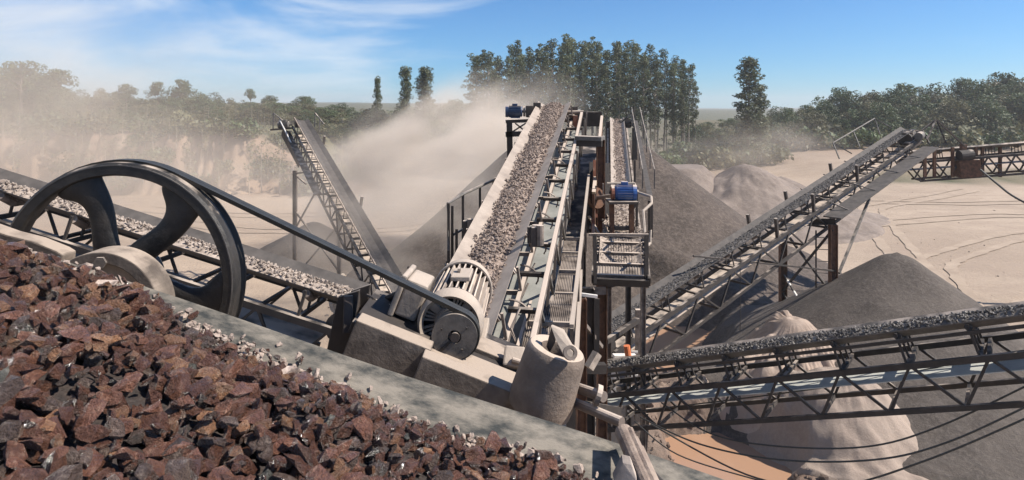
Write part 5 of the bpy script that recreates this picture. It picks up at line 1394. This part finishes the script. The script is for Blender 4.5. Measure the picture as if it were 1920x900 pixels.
for k, px in enumerate(np.linspace(938, 1284, 20)): grove_tree(px + rng.uniform(-6, 6), 138 + rng.uniform(-3, 4), (k + 3) % 7, rng.uniform(0.2, 3.0), wide=1.15)
for k, px in enumerate(np.linspace(930, 1280, 16)): grove_tree(px + rng.uniform(-6, 6), 122 + rng.uniform(-3, 3), (k + 5) % 7, rng.uniform(2.0, 6.5), wide=1.05)
for px, w in ((894, 1.5), (914, 1.7), (930, 1.4)): grove_tree(px, 119, int(px) % 7, 0.5 if px < 920 else 4.0, 'dense full-leaved eucalyptus at the left end of the grove', 'left end of the grove', w)
for px, w, dh in ((1298, .75, 0.0), (1304, .6, 3.0)): grove_tree(px, 126, int(px) % 7, dh, 'thin straggling eucalyptus at the right end of the grove', 'right end of the grove', w)
def spire(px, top, Y, i, w, label, grp=None):
    x = (px - 960) / F * Y; z0 = gz(x, Y); s = (CAM_Z - (top - HOR) / F * Y - z0) / 20.4; tree('spire', i, x, Y, w * s, label, grp, sz=s)
spire(1402, 106, 112, 1, 1.5, 'tall dark lone tree standing clear of the others right of the grove')
spire(1426, 160, 113, 2, 1.3, 'shorter dark tree leaning against the lone tall tree')
spire(708, 144, 112, 3, 0.8, 'smallest of three slim trees above the bank left of the grove')
spire(762, 126, 108, 4, 1.1, 'middle one of three slim trees above the bank left of the grove')
spire(796, 124, 110, 5, 1.3, 'tall pointed tree nearest the grove of the three on the bank')
# forest on the western bank: rows stepping back, tops following the photographed skyline
wx = [-80, 0, 40, 110, 135, 200, 260, 330, 400, 460, 500, 560, 640, 700, 760, 830, 900]
wy = [125, 128, 120, 140, 165, 166, 168, 160, 172, 182, 192, 190, 194, 194, 192, 192, 200]
def forest(px, Y, kind, i, top, label, grp, w=1.0):
    x = (px - 960) / F * Y; z0 = gz(x, Y); h = CAM_Z - (top - HOR) / F * Y - z0
    base = {'round': 9.4, 'dry': 9.4, 'umbrella': 12.6, 'sapling': 9.8}[kind]
    s = max(0.35, h / base); tree(kind, i, x, Y, w * max(.55, min(1.5, s)), label, grp, sz=s)
FG = 'trees on the western bank'
for k in range(64):
    px = -110 + k * 16.5 + rng.uniform(-8, 8); Y = 126 + rng.uniform(-8, 14)
    forest(px, Y, 'round' if k % 3 else 'dry', k % 5, np.interp(px, wx, wy) + rng.uniform(2, 14), 'rounded green forest tree along the skyline of the western bank', FG + ' skyline')
for k in range(52):
    px = -110 + k * 19 + rng.uniform(-8, 8); Y = 117 + rng.uniform(-5, 5)
    forest(px, Y, 'round' if k % 4 else 'dry', (k + 1) % 5, np.interp(px, wx, wy) + rng.uniform(4, 24), 'broad bushy forest tree just below the skyline of the western bank', FG + ' upper', 1.6)
for k in range(62):
    px = -100 + k * 17 + rng.uniform(-9, 9); Y = 104 + rng.uniform(-5, 7)
    forest(px, Y, 'dry' if k % 2 else 'round', (k + 2) % 5, np.interp(px, wx, wy) + rng.uniform(28, 60), 'dusty forest tree halfway down the western bank', FG + ' middle')
for k in range(56):
    px = -60 + k * 15 + rng.uniform(-9, 9); Y = 90 + rng.uniform(-4, 5)
    forest(px, Y, 'sapling', k % 5, np.interp(px, wx, wy) + rng.uniform(50, 90), 'thin pale young tree along the edge of the western bank', FG + ' edge')
for px, top, Y, s in ((40, 120, 100, 1.25), (108, 134, 102, 1.1), (296, 156, 116, .8), (340, 152, 118, .9), (470, 166, 126, .5), (507, 176, 124, .9), (574, 180, 124, 1), (236, 160, 112, 0.9), (850, 186, 150, .8)):
    forest(px, Y, 'umbrella', int(px) % 4, top, 'flat-topped umbrella tree rising above the western forest', 'umbrella trees', s)
for k in range(18):
    px = 1296 + k * 8.5 + rng.uniform(-5, 5); Y = 138 + rng.uniform(-10, 22)
    forest(px, Y, 'dry' if k % 2 else 'round', k % 5, 236 + rng.uniform(-10, 16), 'low scrubby tree in the gap between the grove and the lone tree', 'scrub in the gap', 1.3)
# eastern forest
ex = [1440, 1460, 1500, 1560, 1640, 1700, 1760, 1810, 1860, 1920, 2000]; ey = [205, 196, 188, 176, 166, 160, 158, 150, 146, 138, 140]
for k in range(40):
    px = 1446 + k * 14.5 + rng.uniform(-6, 6); Y = 150 + rng.uniform(-8, 12)
    forest(px, Y, 'round' if k % 4 else 'dry', k % 5, np.interp(px, ex, ey) + rng.uniform(0, 9), 'dark rounded tree along the skyline of the eastern wood', 'eastern wood skyline', 1.15)
for k in range(34):
    px = 1430 + k * 17 + rng.uniform(-7, 7); Y = 134 + rng.uniform(-5, 5)
    forest(px, Y, 'round' if k % 3 else 'dry', (k + 1) % 5, np.interp(px, ex, ey) + rng.uniform(22, 40), 'leafy green tree on the near edge of the eastern wood', 'eastern wood edge', 1.2)
for k in range(26):
    px = 1390 + k * 21 + rng.uniform(-8, 8); Y = 124 + rng.uniform(-5, 4); x = (px - 960) / F * Y
    tree('bush', k % 4, x, Y, rng.uniform(1.3, 2.4), 'low bush before the eastern wood', 'bushes before the eastern wood')
for px, top in ((1575, 158), (1810, 146), (1690, 156), (1880, 140)):
    forest(px, 152, 'umbrella', int(px) % 4, top, 'flat-topped tree standing above the eastern wood', 'tall eastern trees', .9)
for k in range(56):
    px = 890 + k * 10.2 + rng.uniform(-9, 9); Y = 116 + rng.uniform(-6, 5); x = (px - 960) / F * Y
    tree('bush', k % 4, x, Y, rng.uniform(1.0, 2.2), 'dusty bush at the foot of the grove', 'bushes at the foot of the grove')
for k in range(46):
    px = -60 + k * 14.5 + rng.uniform(-7, 7); Y = 79.5 + rng.uniform(-2, 3)
    forest(px, Y, 'sapling', k % 5, 268 + rng.uniform(-30, 34), 'spindly young tree growing on the face of the western quarry bank', FG + ' face', 1.2)
for k in range(60):
    px = rng.uniform(-40, 620); Y = 82 + rng.uniform(-4, 7); x = (px - 960) / F * Y
    tree('bush', k % 4, x, Y, rng.uniform(.6, 1.5), 'scrubby bush on the top of the quarry bank', 'bushes on the quarry bank')

# ------------------------------------------------------------------ air: haze box and drifting dust
def volume_mat(name, dens, color, aniso=0.2):
    m = bpy.data.materials.new(name); m.use_nodes = True; n, l = m.node_tree.nodes, m.node_tree.links
    n.remove(n['Principled BSDF']); pv = n.new('ShaderNodeVolumePrincipled')
    pv.inputs['Color'].default_value = (*color, 1); pv.inputs['Density'].default_value = dens; pv.inputs['Anisotropy'].default_value = aniso
    l.new(pv.outputs[0], n['Material Output'].inputs['Volume']); return m, n, l, pv
def dust(name, c, rad, dens, seed, scale=2.2, cut=0.42, rot=(0, 0, 0), color=(0.95, 0.85, 0.74)):
    m, n, l, pv = volume_mat(name, dens, color, 0.1)
    t = n.new('ShaderNodeTexCoord'); ln = n.new('ShaderNodeVectorMath'); ln.operation = 'LENGTH'; l.new(t.outputs['Object'], ln.inputs[0])
    fo = n.new('ShaderNodeMapRange'); fo.interpolation_type = 'SMOOTHSTEP'; fo.inputs[1].default_value = 1.0; fo.inputs[2].default_value = 0.15; l.new(ln.outputs['Value'], fo.inputs[0])
    nz = n.new('ShaderNodeTexNoise'); nz.noise_dimensions = '4D'; nz.inputs['W'].default_value = seed * 3.7; nz.inputs['Scale'].default_value = scale; nz.inputs['Detail'].default_value = 4; nz.inputs['Roughness'].default_value = 0.55; l.new(t.outputs['Object'], nz.inputs['Vector'])
    mr = n.new('ShaderNodeMapRange'); mr.inputs[1].default_value = cut; mr.inputs[2].default_value = cut + 0.26; l.new(nz.outputs['Fac'], mr.inputs[0])
    mu = n.new('ShaderNodeMath'); mu.operation = 'MULTIPLY'; l.new(fo.outputs[0], mu.inputs[0]); l.new(mr.outputs[0], mu.inputs[1])
    m2 = n.new('ShaderNodeMath'); m2.operation = 'MULTIPLY'; m2.inputs[1].default_value = dens; l.new(mu.outputs[0], m2.inputs[0]); l.new(m2.outputs[0], pv.inputs['Density'])
    bm = bmesh.new(); bmesh.ops.create_icosphere(bm, subdivisions=3, radius=1); me = bpy.data.meshes.new('dust_cloud'); bm.to_mesh(me); bm.free()
    me.materials.append(m); o = bpy.data.objects.new('dust_cloud', me); col.objects.link(o); o.location = c; o.scale = rad; o.rotation_euler = rot
    return tag(o, kind='stuff')
dust('plume_dust', P(828, 290, 50), (13.5, 7.0, 6.4), 0.95, 1, 2.6, 0.41, (0, R(-20), 0))
dust('plume_dust', P(905, 255, 27), (3.2, 3.0, 1.7), 0.55, 7, 2.2, 0.38, (0, R(-18), 0))
dust('plume_dust', P(770, 400, 33), (9, 6, 6.0), 0.30, 2, 2.4, 0.42)
dust('veil_dust', (-54, 66, 9), (42, 16, 19), 0.075, 3, 2.6, 0.36)
dust('veil_dust', (-30, 56, 3), (36, 14, 8), 0.04, 4, 2.2, 0.34)
dust('grove_dust', (19, 108, 3), (30, 12, 7), 0.04, 5, 2.4, 0.36)
dust('yard_dust', (42, 104, 4), (16, 10, 8), 0.055, 6, 2.2, 0.38)
hm, hn, hl, hp = volume_mat('haze_air', 0.0004, (0.86, 0.87, 0.90), 0.3)
hv = [(x, y, z) for z in (-12, 60) for x, y in ((-1500, -300), (1500, -300), (1500, 2600), (-1500, 2600))]
hz = mesh_obj('haze', hv, [(3, 2, 1, 0), (4, 5, 6, 7), (0, 1, 5, 4), (1, 2, 6, 5), (2, 3, 7, 6), (3, 0, 4, 7)], hm); tag(hz, kind='stuff')
